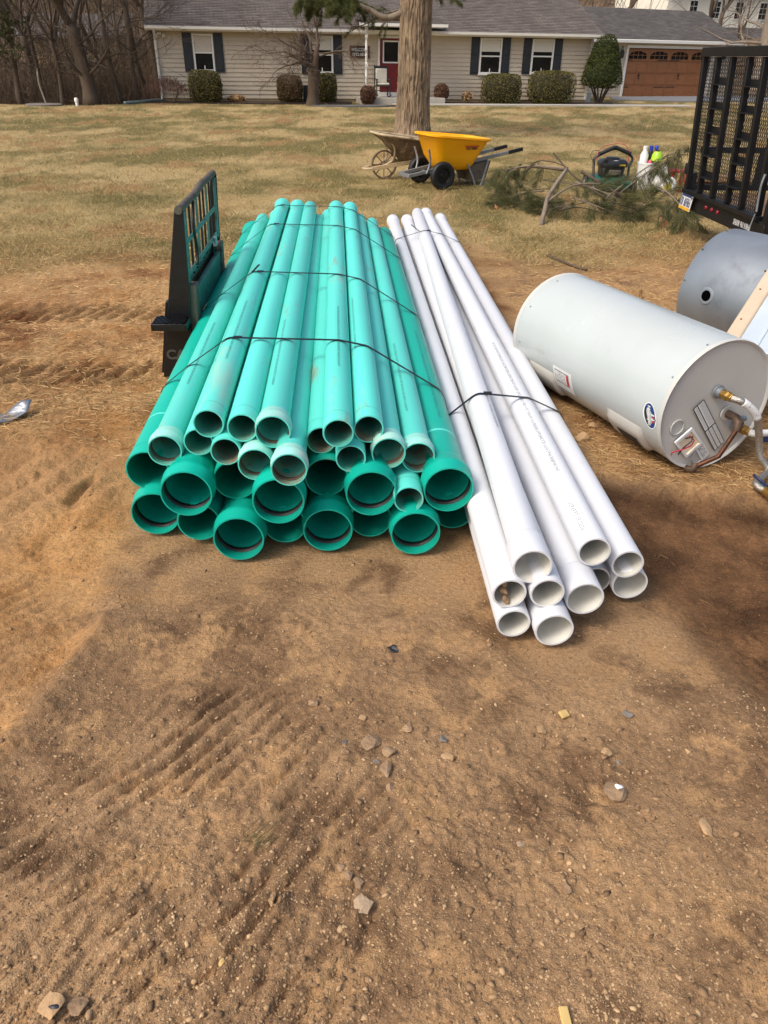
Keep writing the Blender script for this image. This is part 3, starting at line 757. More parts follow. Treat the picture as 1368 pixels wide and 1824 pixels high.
obj('valve_handle', MB().tube(spline([(1.60, 2.69, .055), (1.575, 2.69, .068), (1.545, 2.72, .085), (1.535, 2.745, .09)], 5), [.004]*8+[.0065]*8, 8), 'blue_handle', bv)
obj('second_hose', MB().tube(spline([HP(.146, -.112, .08), HP(.17, -.115, .10), HP(.22, -.115, .11), HP(.32, -.13, .11), HP(.45, -.17, .1)]), .0155, 12), 'paper', t_, smooth=3)
obj('hose_tag', MB().bar(HP(.19, -.142, .10), HP(.34, -.168, .10), .006, .028), 'print_blue', t_)
# relief valve, copper down pipe and the long drain pipe lying along the tank
mb = MB().lathe([(.034, .003), (.034, .010), (.0001, .010)], HP(.071, -.041), -ha, 24); rv = obj('relief_valve', mb, 'grey_plastic', t_)
obj('valve_body', MB().tube([HP(.071, -.041, .005), HP(.071, -.041, .06), HP(.066, -.055, .085), HP(.058, -.085, .09)], [.018, .018, .021, .015], 12), 'bronze_fitting', rv)
obj('valve_stem', MB().tube([HP(.08, -.045, .06), HP(.12, -.05, .062)], .013, 10), 'galvanised', rv)
obj('copper_pipe', MB().tube([HP(.058, -.08, .09), HP(.0, -.20, .085), Vector((1.364, 2.929, gz(1.36, 2.93)+.035))], .0105, 12), 'copper', t_)
obj('elbow', MB().tube(spline([(1.368, 2.932, gz(1.36, 2.93)+.05), (1.358, 2.925, gz(1.36, 2.93)+.026), (1.335, 2.965, gz(1.335, 2.96)+.022)], 4), .0155, 12), 'bronze_fitting', t_)
obj('drain_pipe', MB().tube([(a, b, gz(a, b)+.022) for a, b in ((1.345, 2.945), (1.265, 3.12), (1.155, 3.38), (1.06, 3.62), (.967, 3.86), (.93, 3.95))], .0125, 10), 'copper', t_)

# ------------------------------------------------------------------ galvanised drum behind
gc = Vector((2.055, 4.72, .353)); ga = Vector((math.cos(2.1), math.sin(2.1), 0)); gs = Vector((ga.y, -ga.x, 0)); gR = .353
t_ = thing('steel_drum', 'dull grey galvanised tank with a round hole, behind the water heater', 'tank', (2.2, 4.4, 0))
def GC(t, deg, r=gR): return gc+ga*t+(Zv*math.cos(R(deg))-gs*math.sin(R(deg)))*r
obj('shell', MB().lathe([(.0001, .0), (gR-.015, .0), (gR-.003, -.004), (gR, -.010), (gR, -.3), (gR, -.7), (gR, -1.25), (gR-.01, -1.26), (.0001, -1.26)], gc, ga, 96), 'galvanised', t_)
hn_ = (GC(-.2, 83)-GC(-.2, 83, 0)).normalized()
ho = obj('hole_rim', MB().lathe([(.030, .0), (.031, .004), (.036, .005), (.048, .002), (.050, -.002)], GC(-.2, 83, gR), hn_, 28), 'galvanised', t_)
mat('hole_shade_black', s(6, 6, 6), 1.0, spec=.0); obj('hole_shade_disc', MB().disc(GC(-.2, 83, gR+.0035), hn_, .031), 'hole_shade_black', ho)  # shell is closed: black disc paints the shade inside the hole
mb = MB()
for (tt, dg) in ((-.02, 43), (-.02, 75), (-.02, 10), (-.47, 49), (-.02, -20)): obj('rivet', MB().tube([GC(tt, dg), GC(tt, dg, gR+.003)], .006, 8), 'dusty_steel', t_)
# ------------------------------------------------------------------ painted metal panel leaning on the drum
e1 = Vector((1.640, 3.542, .452)); e2 = Vector((1.960, 3.956, .659)); ed = (e2-e1).normalized(); wd = Vector((.82, -.50, .10)); wd = (wd-ed*wd.dot(ed)).normalized(); nn = ed.cross(wd).normalized()
if nn.z > 0: nn = -nn     # nn points to the underside
st_ = e1-ed*.12; Lp = 1.9
t_ = thing('metal_panel', 'pale blue metal panel with a tan edge leaning at the right edge', 'panel', (st_.x, st_.y, 0))
def PP(a, b, c): return st_+ed*a+wd*b+nn*c
obj('tan_edge', MB().prism([PP(0, .0, 0), PP(Lp, .0, 0), PP(Lp, .075, 0), PP(0, .075, 0)], nn*.07), 'panel_tan', t_, bevel=.012)
mb = MB().prism([PP(0, .0765, .004), PP(Lp, .0765, .004), PP(Lp, .75, .004), PP(0, .75, .004)], nn*.06); obj('blue_sheet', mb, 'panel_blue', t_, bevel=.004)
for k in range(4):
    b_ = .15+k*.105; obj('rib', MB().prism([PP(0, b_, .003), PP(Lp, b_, .003), PP(Lp, b_+.02, .003), PP(0, b_+.02, .003)], -nn*.006), 'panel_blue', t_, bevel=.003)
mb = MB()
for a_ in (.22, .48, .9): obj('screw', MB().tube([PP(a_, .03, .001), PP(a_, .03, -.003)], .005, 8), 'rust', t_)

# ------------------------------------------------------------------ skid-steer fork frame standing left of the stack
O_ = Vector((-1.09, 4.0, 0)); e_ = Vector((-.064, .998, 0)); f_ = Vector((.998, .064, 0))
def CP(a, b, c): return O_+e_*a+f_*(b+.035*c)+Zv*c
def cbox(mb, a0, a1, b0, b1, c0, c1):
    return mb.add([CP(a, b, c) for a in (a0, a1) for b in (b0, b1) for c in (c0, c1)], [(0, 1, 3, 2), (4, 6, 7, 5), (0, 4, 5, 1), (2, 3, 7, 6), (0, 2, 6, 4), (1, 5, 7, 3)])
t_ = thing('fork_frame', 'black and teal loader fork frame standing left of the green pipes', 'fork frame', tuple(O_))
pl = obj('side_plate', MB().prism([CP(0, -.165, 0), CP(0, .0, 0), CP(0, .02, .42), CP(0, .025, .885), CP(0, -.02, .895), CP(0, -.085, .5)], e_*.014), 'black_steel', t_, bevel=.003)
obj('side_flange', MB().prism([CP(.014, -.175, .02), CP(.014, -.155, .02), CP(.014, -.09, .42), CP(.014, -.115, .42)], e_*.05), 'black_steel', t_, bevel=.002)
tv, tf = text_mesh('CAT', .076, bold=.003)
mb = MB(); k = len(tv); mb.add([CP(-.004, x_-.06, y_+.13) for x_, y_, z_ in tv]+[CP(.002, x_-.06, y_+.13) for x_, y_, z_ in tv], tf)
obj('raised_lettering', mb, 'embossed', pl)
obj('far_plate', MB().prism([CP(1.24, -.10, 0), CP(1.24, .02, 0), CP(1.24, .025, .90), CP(1.24, -.015, .905)], e_*.014), 'black_steel', t_, bevel=.003)
obj('top_rail', MB().tube([CP(-.005, .0, .885), CP(.5, .0, .885), CP(.62, .0, .895), CP(.72, .0, .905), CP(1.26, .0, .905)], .021, 10), 'dusty_steel', t_)
cage = obj('cage_frame', MB(), 'teal_steel', t_) if False else None
mb = MB(); cbox(mb, .016, .075, .008, .02, .50, .868); cage = obj('cage_post', mb, 'teal_steel', t_, bevel=.002)
mb = MB(); cbox(mb, 1.18, 1.238, .008, .02, .52, .885); obj('cage_post', mb, 'teal_steel', t_, bevel=.002)
for (c0, c1) in ((.535, .56), (.70, .722)):
    mb = MB(); cbox(mb, .077, 1.178, .006, .018, c0, c1); obj('cage_rail', mb, 'teal_steel', t_, bevel=.002)
for k in range(8):
    a = .18+.125*k; tz = .872 if a < .5 else .885
    mb = MB(); cbox(mb, a, a+.011, -.008, .004, .50, tz); obj('cage_bar', mb, 'black_steel' if k % 3 else 'teal_steel', t_)
mb = MB()
pts = [CP(.30+.03*math.sin(i*.9), .022, .55+.33*i/8) for i in range(9)]; obj('hydraulic_hose', MB().tube(spline(pts, 3), .009, 8), 'rubber', t_, smooth=3)
mb = MB(); cbox(mb, .016, 1.238, -.02, -.008, .40, .52); obj('back_plate', mb, 'black_steel', t_, bevel=.003)
mb = MB(); cbox(mb, .12, 1.10, .012, .040, .30, .455); obj('cross_beam', mb, 'teal_steel', t_, bevel=.004)
mb = MB(); cbox(mb, .016, 1.238, -.012, .004, .015, .16); obj('lower_plate', mb, 'dusty_steel', t_, bevel=.003)
for a in (.02, 1.09):
    mb = MB(); cbox(mb, a, a+.095, .008, .052, .0, .505); fk = obj('fork_shank', mb, 'dusty_steel', t_, bevel=.006)
mb = MB(); cbox(mb, 1.00, 1.06, .01, .03, .50, .56); obj('lock_pin', mb, 'galvanised', t_, bevel=.004)
# honeycomb step
mb = MB(); sh = .30
for (a0, a1, b0, b1) in ((-.16, -.006, -.165, -.158), (-.16, -.006, .012, .02), (-.16, -.153, -.158, .012), (-.013, -.006, -.158, .012)): cbox(mb, a0, a1, b0, b1, sh+.014, sh+.05)
stp = obj('step', mb, 'black_steel', t_, bevel=.002)
mb = MB(); hexr = .0165
for i in range(7):
    for j in range(6):
        b = -.145+i*.0255+(j % 2)*.0127; a = -.14+j*.0225
        if b > .008: continue
        c_ = CP(a, b, sh+.02); rr = [(hexr*.62, 0), (hexr*.62, .034), (hexr*.86, .034), (hexr*.86, 0)]
        mb.lathe(rr, c_, (0, 0, 1), 6, close=True, e0=f_)
obj('honeycomb_tread', mb, 'black_steel', stp, smooth=0)
mb = MB(); mb.prism([CP(-.006, -.12, sh+.012), CP(-.006, .01, sh+.012), CP(-.006, .01, sh-.02), CP(-.006, -.06, sh-.02)], -e_*.06); obj('step_bracket', mb, 'black_steel', stp, bevel=.002)

# ------------------------------------------------------------------ utility trailer with its ramp gate up
mat('trailer_black', s(12, 12, 13), .5, var=.3, vs=6, dirt=(s(44, 40, 36), .7, .9, 9))
mat('deck_wood', s(150, 116, 82), .8, var=.2, vs=6, stretch=(.3, 4, 4))
mat('plate_white', s(214, 214, 212), .5, var=.05)
mat('plate_yellow', s(222, 168, 40), .5); mat('plate_blue', s(40, 56, 96), .5)
mat('lamp_red', s(128, 22, 38), .25, var=.1)
T_ = Vector((2.965, 8.115, 0)); te = Vector((.044, -.999, 0)).normalized(); tg = Vector((.999, .044, 0)).normalized()
def TP(a, b, c): return T_+te*a+tg*b+Zv*c
def tbox(mb, a0, a1, b0, b1, c0, c1):
    return mb.add([TP(a, b, c) for a in (a0, a1) for b in (b0, b1) for c in (c0, c1)], [(0, 1, 3, 2), (4, 6, 7, 5), (0, 4, 5, 1), (2, 3, 7, 6), (0, 2, 6, 4), (1, 5, 7, 3)])
t_ = thing('utility_trailer', 'black utility trailer with a mesh ramp gate folded up at right edge', 'trailer', tuple(T_))
G0, G1, GW = .45, 1.60, 1.60
def lean(c): return -.09*(c-G0)/(G1-G0)
def gbar(a0, a1, c0, c1, b0=0, b1=.05):
    mb = MB(); mb.add([TP(a, b+lean(c), c) for a in (a0, a1) for b in (b0, b1) for c in (c0, c1)], [(0, 1, 3, 2), (4, 6, 7, 5), (0, 4, 5, 1), (2, 3, 7, 6), (0, 2, 6, 4), (1, 5, 7, 3)]); return mb
for a in (.02, .31, .61, .93, 1.21, 1.52): obj('gate_rail', gbar(a, a+.045, G0+.03, G1), 'trailer_black', t_, bevel=.004)
for (a0, a1) in ((.356, .609), (.976, 1.209)):
    for f in (.18, .345, .515, .68, .84):
        c = G1-(G1-G0)*f; obj('gate_rung', gbar(a0, a1, c-.006, c, -.03, .04), 'trailer_black', t_); 
        obj('gate_rung', gbar(a0, a1, c-.001, c+.05, .041, .047), 'trailer_black', t_)
obj('gate_top_beam', gbar(.05, 1.66, G1+.003, G1+.075, -.02, .05), 'trailer_black', t_, bevel=.005)
obj('gate_bottom_angle', gbar(.0, GW, G0-.01, G0+.028, -.02, .06), 'trailer_black', t_, bevel=.003)
mb = MB(); sp = .034; Wm, Hm = 1.49, G1-G0-.03
def mesh_line(x0, z0, dx, dz):
    # clip a diagonal to the panel
    ts = [0, 3]
    for p, d, lo, hi in ((x0, dx, 0, Wm), (z0, dz, 0, Hm)):
        if abs(d) < 1e-9: continue
        a, b = sorted(((lo-p)/d, (hi-p)/d)); ts = [max(ts[0], a), min(ts[1], b)]
    if ts[1]-ts[0] < .01: return
    a = (x0+dx*ts[0], z0+dz*ts[0]); b = (x0+dx*ts[1], z0+dz*ts[1])
    c1, c2 = G0+.03+a[1], G0+.03+b[1]
    mb.bar(TP(.05+a[0], .052+lean(c1), c1), TP(.05+b[0], .052+lean(c2), c2), .0026, .004, tuple(tg))
k = -Hm/1.7
while k < Wm+Hm:
    mesh_line(k, 0, .5, .85); mesh_line(k, 0, -.5, .85); k += sp
obj('gate_mesh', mb, 'trailer_black', t_, smooth=0)
mb = MB(); tbox(mb, -.03, 1.70, .02, .10, .30, .43); rb = obj('rear_beam', mb, 'trailer_black', t_, bevel=.004)
q, ln = glyphs(random.Random(12), 15, .045, .18, .6, .26); obj('beam_lettering', quads_on(MB(), [(x*.30/ln*1.1, y_, a*.3/ln*1.1, b) for x, y_, a, b in q], TP(1.16, .018, .345), te, Zv), 'plate_white', rb)
for k in range(3):
    p = TP(.56+.13*k, .02, .385); obj('marker_lamp', MB().lathe([(.0001, .018), (.012, .016), (.02, .009), (.022, 0)], p, -tg, 16), 'lamp_red', rb)
mb = MB(); tbox(mb, -.03, .035, .02, .10, .43, .62); obj('corner_post', mb, 'trailer_black', t_, bevel=.004)
mb = MB(); tbox(mb, 1.635, 1.70, .02, .10, .43, .75); obj('corner_post', mb, 'trailer_black', t_, bevel=.004)
lp = obj('licence_plate', MB().prism([TP(.03, -.03, .30), TP(.30, -.03, .30), TP(.30, -.015, .45), TP(.03, -.015, .45)], tg*.004), 'plate_white', t_)
obj('plate_header', MB().prism([TP(.035, -.018, .42), TP(.295, -.018, .42), TP(.295, -.0165, .446), TP(.035, -.0165, .446)], -tg*.002), 'plate_blue', lp)
obj('plate_footer', MB().prism([TP(.035, -.031, .302), TP(.295, -.031, .302), TP(.295, -.0285, .328), TP(.035, -.0285, .328)], -tg*.002), 'plate_yellow', lp)
q, ln = glyphs(random.Random(5), 7, .075, .22, .55, .2); obj('plate_number', quads_on(MB(), [(x*.24/ln, y_, a*.24/ln, b) for x, y_, a, b in q], TP(.045, -.030, .335), te, (tg*.015+Zv*.12).normalized()), 'plate_blue', lp)
for a in (.04, .29): obj('plate_bolt', MB().tube([TP(a, -.03, .425), TP(a, -.012, .425)], .011, 8), 'galvanised', lp)
mb = MB()
for k in range(9):
    a = .02+k*.185; m2 = MB(); tbox(m2, a, a+.178, .10, 3.6, .40, .435); obj('deck_plank', m2, 'deck_wood', t_, bevel=.004)
for a in (-.03, 1.64):
    for c in (.46, .80):
        m2 = MB(); tbox(m2, a, a+.05, .10, 3.6, c-.0, c+.05); obj('side_rail', m2, 'trailer_black', t_)
    for b in (.7, 1.5, 2.4, 3.4):
        m2 = MB(); tbox(m2, a, a+.05, b, b+.05, .51, .80); obj('side_post', m2, 'trailer_black', t_)
m2 = MB(); tbox(m2, .0, 1.64, .3, 3.5, .32, .395); obj('underframe', m2, 'trailer_black', t_)
def wheel(parent, c, ax, r, wdt, spokes=0, rim='trailer_black', tyre='rubber', hub=.3):
    c = Vector(c); ax = Vector(ax).normalized(); h = wdt/2
    ty = obj('tyre', MB().lathe([(r*.62, -h*.8), (r*.8, -h), (r*.93, -h*.95), (r, -h*.55), (r*1.01, 0), (r, h*.55), (r*.93, h*.95), (r*.8, h), (r*.62, h*.8)], c, ax, 40), tyre, parent, smooth=3)
    obj('rim', MB().lathe([(.0001, -h*.5), (r*.2, -h*.5), (r*.24, -h*.3), (r*.5, -h*.25), (r*.56, -h*.75), (r*.64, -h*.78), (r*.64, h*.78), (r*.56, h*.75), (r*.5, h*.25), (r*.24, h*.3), (r*.2, h*.5), (.0001, h*.5)], c, ax, 28), rim, ty)
    return ty
for a in (-.17, 1.86): wheel(t_, TP(a, 1.9, .33), te, .33, .2, rim='galvanised')
obj('axle', MB().tube([TP(-.17, 1.9, .33), TP(1.86, 1.9, .33)], .03, 8), 'trailer_black', t_)
obj('gate_latch', MB().tube(spline([TP(1.60, -.03, .80), TP(1.60, -.04, .72), TP(1.60, -.035, .62), TP(1.61, -.03, .52)], 4), .009, 8), 'galvanised', t_)
obj('spring_arm', MB().tube([TP(1.665, .06, .75), TP(1.665, -.03, .90), TP(1.66, -.03, 1.0)], .016, 8), 'trailer_black', t_)
obj('safety_chain', MB().tube(spline([TP(1.58, -.02, .50), TP(1.57, -.03, .40), TP(1.585, -.03, .30), TP(1.60, -.02, .22)], 4), .005, 6), 'galvanised', t_)
mb = MB(); tbox(mb, -.09, -.03, .0, .07, .60, .70); obj('hinge_block', mb, 'trailer_black', t_, bevel=.01)
mb = MB(); tbox(mb, -.07, -.03, .02, .08, .46, .55); obj('hinge_block', mb, 'trailer_black', t_, bevel=.01)

# ------------------------------------------------------------------ wheelbarrows
def rrect(a0, a1, b0, b1, rad, n=6):
    out_ = []
    for (ca, cb, st) in ((a1-rad, b1-rad, 0), (a0+rad, b1-rad, 90), (a0+rad, b0+rad, 180), (a1-rad, b0+rad, 270)):
        for k in range(n+1):
            t = R(st+90*k/n); out_.append((ca+rad*math.cos(t), cb+rad*math.sin(t)))
    return out_
def loft(mb, rings, cap0=True, cap1=False):
    n = len(rings[0]); vs = [p for r in rings for p in r]; fs = []
    for i in range(len(rings)-1):
        for k in range(n): fs.append((i*n+k, i*n+(k+1) % n, (i+1)*n+(k+1) % n, (i+1)*n+k))
    if cap0: fs.append(tuple(range(n-1, -1, -1)))
    if cap1: fs.append(tuple((len(rings)-1)*n+k for k in range(n)))
    return mb.add(vs, fs)
mat('yellow_poly', s(253, 175, 8), .4, var=.04, vs=4, dirt=(s(200, 140, 40), .7, .9, 8))
mat('grey_frame', s(140, 142, 142), .45, .5, var=.1, vs=8, dirt=(s(120, 104, 84), .62, .85, 9))
mat('concrete_crust', s(188, 168, 134), .9, var=.15, vs=9, bump=.4, bs=40, dirt=(s(120, 98, 74), .5, .7, 6))
mat('old_tray', s(112, 92, 70), .85, var=.3, vs=8, bump=.3, bs=30, dirt=(s(176, 156, 126), .52, .7, 7))
mat('old_wood', s(178, 154, 116), .85, var=.2, vs=8, dirt=(s(110, 90, 66), .55, .75, 8))
M_ = Vector((.60, 11.58, 0)); wr = Vector((.91, .41, 0)).normalized(); wsd = Vector((-.41, .91, 0)).normalized()
M_.z = gz(M_.x, M_.y)
def WP_(a, b, c): return M_+wr*a+wsd*b+Zv*c
t_ = thing('wheelbarrow', 'bright yellow two-wheeled wheelbarrow with grey frame on the lawn', 'wheelbarrow', tuple(M_))
lv = [(.10, .52, -.17, .17, .05, .22), (.06, .57, -.21, .21, .07, .27), (-.03, .64, -.27, .27, .10, .40), (-.12, .76, -.32, .32, .14, .60), (-.14, .78, -.335, .335, .15, .615), (-.17, .81, -.355, .355, .17, .622), (-.17, .81, -.355, .355, .17, .645), (-.15, .79, -.335, .335, .155, .652), (-.115, .755, -.315, .315, .135, .63), (-.02, .63, -.262, .262, .095, .41), (.075, .555, -.20, .20, .06, .28), (.10, .52, -.17, .17, .05, .25)]
rings = [[WP_(a, b, c+.05*(-(a-.35)/.6)*(c > .5)) for a, b in rrect(a0, a1, b0, b1, rd)] for a0, a1, b0, b1, rd, c in lv]
tray = obj('tray', loft(MB(), rings, True, True), 'yellow_poly', t_, smooth=1.0)
tv, tf = text_mesh('TRUE TEMPER', .042, shear=.3, bold=.0015)
pO = WP_(.46, -.298, .50); nrm_ = (-wsd+Zv*-.28).normalized(); up_ = (Zv-nrm_*Zv.dot(nrm_)).normalized()
obj('maker_lettering', MB().add([pO+wr*x_*.72+up_*y_-wsd*.012 for x_, y_, _ in tv], tf), 'print_black', tray)
obj('red_stripe', quads_on(MB(), [(-.11, .024, .225, .016)], pO-wsd*.012, wr, up_), 'print_red', tray)
for b in (-.22, .22):
    r_ = obj('side_rail', MB().bar(WP_(-.42, b*.62, .165), WP_(1.16, b*.95, .43), .03, .045), 'grey_frame', t_, bevel=.004)
    obj('grip', MB().bar(WP_(1.12, b*.95, .424), WP_(1.36, b*.97, .465), .034, .048), 'rubber', r_, bevel=.008)
    obj('front_strut', MB().tube(spline([WP_(-.16, b*.8, .19), WP_(-.12, b*.9, .33), WP_(-.16, b*1.05, .50)], 4), .014, 8), 'galvanised', t_)
    obj('rear_leg', MB().tube(spline([WP_(.46, b, .30), WP_(.56, b, .12), WP_(.62, b, .0), WP_(.70, b, .01), WP_(.80, b, .34)], 5), .014, 8), 'galvanised', t_)
    wheel(t_, WP_(0, b*1.62, .178), wsd, .178, .10, rim='black_steel')
obj('nose_bar', MB().bar(WP_(-.41, -.17, .165), WP_(-.41, .17, .165), .04, .05), 'grey_frame', t_, bevel=.004)
obj('axle', MB().tube([WP_(0, -.37, .178), WP_(0, .37, .178)], .014, 10), 'galvanised', t_)
obj('leg_plate', MB().prism([WP_(.55, -.2, .07), WP_(.78, -.2, .10), WP_(.85, -.2, .33), WP_(.52, -.2, .27)], wsd*.4), 'dusty_steel', t_)

M2 = Vector((.05, 12.40, 0)); M2.z = gz(M2.x, M2.y); r2 = Vector((.95, .31, 0)).normalized(); s2 = Vector((-.31, .95, 0)).normalized()
def OP(a, b, c): return M2+r2*a+s2*b+Zv*c
t_ = thing('wheelbarrow', 'old concrete-crusted wheelbarrow with wooden handles beside the big tree', 'wheelbarrow', tuple(M2))
lv = [(.15, .60, -.16, .16, .06, .24, 0), (.08, .66, -.21, .21, .08, .30, 0), (-.12, .78, -.29, .29, .13, .46, 1), (-.27, .86, -.33, .33, .16, .535, 1), (-.29, .88, -.345, .345, .17, .55, 1), (-.27, .86, -.33, .33, .16, .562, 1), (-.10, .76, -.27, .27, .12, .47, 1), (.10, .64, -.19, .19, .07, .31, 0), (.15, .60, -.16, .16, .06, .27, 0)]
rings = [[OP(a, b, c+(.075*((.3-a)/.6)*k)) for a, b in rrect(a0, a1, b0, b1, rd)] for a0, a1, b0, b1, rd, c, k in lv]
tray = obj('tray', loft(MB(), rings, True, True), 'old_tray', t_, smooth=1.0)
rim_ = [OP(a, b, .556+.075*((.3-a)/.6)) for a, b in rrect(-.285, .875, -.34, .34, .165)]; obj('crusted_rim', MB().tube(rim_+[rim_[0]], .017, 8, False), 'concrete_crust', tray)
for b in (-.16, .16):
    obj('wooden_handle', MB().bar(OP(-.36, b*.55, .15), OP(1.25, b*1.9, .40), .042, .055), 'old_wood', t_, bevel=.005)
    obj('tray_brace', MB().tube(spline([OP(-.18, b*.62, .19), OP(-.04, b*.9, .27), OP(-.03, b*1.3, .42), OP(-.08, b*1.45, .50)], 4), .015, 8), 'concrete_crust', t_)
    obj('rear_leg', MB().tube([OP(.55, b*1.3, .28), OP(.62, b*1.4, .0), OP(.78, b*1.4, .30)], .014, 8), 'old_tray', t_)
obj('nose_guard', MB().tube(spline([OP(-.34, -.10, .155), OP(-.43, -.07, .15), OP(-.45, 0, .15), OP(-.43, .07, .15), OP(-.34, .10, .155)], 4), .018, 8), 'concrete_crust', t_)
wc = OP(-.13, 0, .20)
ty = obj('steel_wheel', MB().lathe([(.175, -.022), (.198, -.024), (.2, 0), (.198, .024), (.175, .022), (.172, 0)], wc, s2, 40, close=True), 'old_tray', t_)
for k in range(8):
    a = math.pi*2*k/8; obj('spoke', MB().tube([wc, wc+(r2*math.cos(a)+Zv*math.sin(a))*.175], .008, 6), 'old_tray', ty)
obj('hub', MB().tube([wc-s2*.05, wc+s2*.05], .026, 12), 'old_tray', ty)

# ------------------------------------------------------------------ lawn mower, bucket and bits behind the cut branches
mat('mower_green', s(22, 82, 62), .4, var=.15, vs=6, dirt=(s(110, 110, 70), .66, .85, 8))
mat('mower_black', s(30, 31, 33), .35, var=.2, vs=8)
mat('label_yellow', s(230, 200, 40), .5)
Mw = Vector((3.14, 11.55, gz(3.14, 11.55)))
def MP(a, b, c): return Mw+Vector((a, b, c))*.82
t_ = thing('lawn_mower', 'dark green push mower with black engine behind the cut branches', 'lawn mower', tuple(Mw))
obj('deck', loft(MB(), [[MP(a, b, c) for a, b in rrect(-x, x, -y_, y_, .12)] for x, y_, c in ((.30, .42, .07), (.31, .43, .15), (.27, .38, .20), (.17, .2, .215))], True, True), 'mower_green', t_, smooth=.9)
for a in (-.33, .33):
    for b in (-.36, .36): wheel(t_, MP(a, b, .1), (1, 0, 0), .082, .042, rim='galvanised')
obj('engine_block', loft(MB(), [[MP(a, b, c) for a, b in rrect(-x, x, -.17, .17, .05)] for x, c in ((.15, .20), (.19, .23), (.20, .36), (.17, .385))], True, True), 'mower_black', t_, smooth=.8)
obj('engine_shroud', loft(MB(), [[MP(a+.01, b, c) for a, b in rrect(-x, x, -y_, y_, .08)] for x, y_, c in ((.235, .19, .375), (.24, .195, .43), (.20, .17, .475), (.14, .13, .485))], True, True), 'mower_black', t_, smooth=.8)
obj('starter_cap', MB().lathe([(.098, 0), (.098, .016), (.086, .025), (.0001, .029)], MP(.0, 0, .483), (0, 0, 1), 28), 'mower_black', t_)
obj('engine_label', quads_on(MB(), glyphs(random.Random(2), 5, .019, .2, .7, .3)[0], MP(.08, -.198, .395), (1, 0, 0), Zv), 'label_yellow', t_)
obj('white_label', quads_on(MB(), [(0, 0, .06, .012)], MP(-.02, -.172, .474), (1, 0, 0), (0, .7, .3)), 'plate_white', t_)
obj('air_filter', MB().box(MP(-.16, -.16, .47), (.065, .057, .057)), 'mower_black', t_, bevel=.01)
obj('muffler', MB().box(MP(.02, -.18, .29), (.16, .05, .065)), 'dusty_steel', t_, bevel=.01)
obj('handlebar', MB().tube(spline([MP(-.30, -.1, .12), MP(-.31, .0, .40), MP(-.29, .03, .50), MP(.02, .05, .64), MP(.33, .03, .52), MP(.30, .0, .35), MP(.29, -.1, .12)], 5), .017, 8), 'mower_black', t_)
for (a, b) in ((-.29, -.1), (.02, .2)): pass
for (aa, bb) in ((MP(-.24, .02, .55), MP(.02, .04, .665)), (MP(.02, .04, .665), MP(.30, .02, .56))): obj('foam_grip', MB().tube([aa, bb], .026, 10), 'rubber', t_)
obj('red_cable', MB().tube(spline([MP(-.29, .0, .45), MP(-.22, .05, .63), MP(.0, .06, .71), MP(.2, .05, .69), MP(.27, .03, .56), MP(.27, 0, .40)], 6), .005, 6), 'wire_red', t_)
obj('black_cable', MB().tube(spline([MP(-.3, .0, .42), MP(-.38, .0, .52), MP(-.35, .02, .6), MP(-.25, .03, .61)], 6), .004, 6), 'wire_black', t_)
Bk = Vector((3.66, 11.6, gz(3.66, 11.6)))
mat('bucket_white', s(228, 228, 222), .4, var=.04); mat('lime', s(160, 206, 40), .4); mat('cap_blue', s(34, 60, 170), .4); mat('pink', s(226, 90, 120), .4); mat('red_plastic', s(178, 26, 40), .4, var=.1)
def vessel(name, label, cat, c, prof, m, cap=None, group=None):
    prof = [(a*.92, b*.88) for a, b in prof]; cap = ([(a*.92, b*.88) for a, b in cap[0]], cap[1]) if cap else None
    r_ = thing(name, label, cat, tuple(c), group); o = obj('body', MB().lathe(prof, c, (0, 0, 1), 28), m, r_, smooth=.8)
    if cap: obj('cap', MB().lathe([(a, b) for a, b in cap[0]], c, (0, 0, 1), 16), cap[1], r_)
    return r_
bk = vessel('bucket', 'tall white plastic bucket full of bottles behind the branches', 'bucket', Bk, [(.0001, .0), (.125, .0), (.13, .01), (.15, .37), (.157, .37), (.157, .395), (.148, .395), (.126, .02), (.0001, .02)], 'bucket_white')
gB = 'bottles standing in the white bucket'
vessel('jug', 'white plastic jug standing in the bucket', 'jug', Bk+Vector((-.075, -.02, .022)), [(.0001, 0), (.06, 0), (.062, .30), (.06, .48), (.03, .54), (.03, .57), (.0001, .57)], 'bucket_white', ([(.034, .565), (.034, .60), (.02, .605), (.0001, .605)], 'paper'), gB)
vessel('bottle', 'dark bottle with blue cap standing in the bucket', 'bottle', Bk+Vector((.03, .06, .022)), [(.0001, 0), (.045, 0), (.045, .42), (.03, .52), (.018, .54), (.0001, .54)], 'mower_black', ([(.026, .53), (.026, .60), (.0001, .60)], 'cap_blue'), gB)
vessel('bottle', 'lime green topped spray bottle standing in the bucket', 'bottle', Bk+Vector((.10, -.04, .022)), [(.0001, 0), (.035, 0), (.055, .36), (.09, .40), (.08, .48), (.045, .53), (.0001, .53)], 'lime', ([(.03, .50), (.03, .545), (.0001, .545)], 'mower_black'), gB)
vessel('bottle', 'pink bottle low among the bucket bottles', 'bottle', Bk+Vector((.0, -.08, .022)), [(.0001, 0), (.028, 0), (.028, .38), (.018, .41), (.0001, .415)], 'pink', None, gB)
vessel('bottle', 'slim red bottle with blue cap at right of bucket', 'bottle', Bk+Vector((.105, .065, .022)), [(.0001, 0), (.022, 0), (.022, .53), (.0001, .54)], 'red_plastic', ([(.026, .54), (.03, .575), (.02, .60), (.0001, .605)], 'cap_blue'), gB)
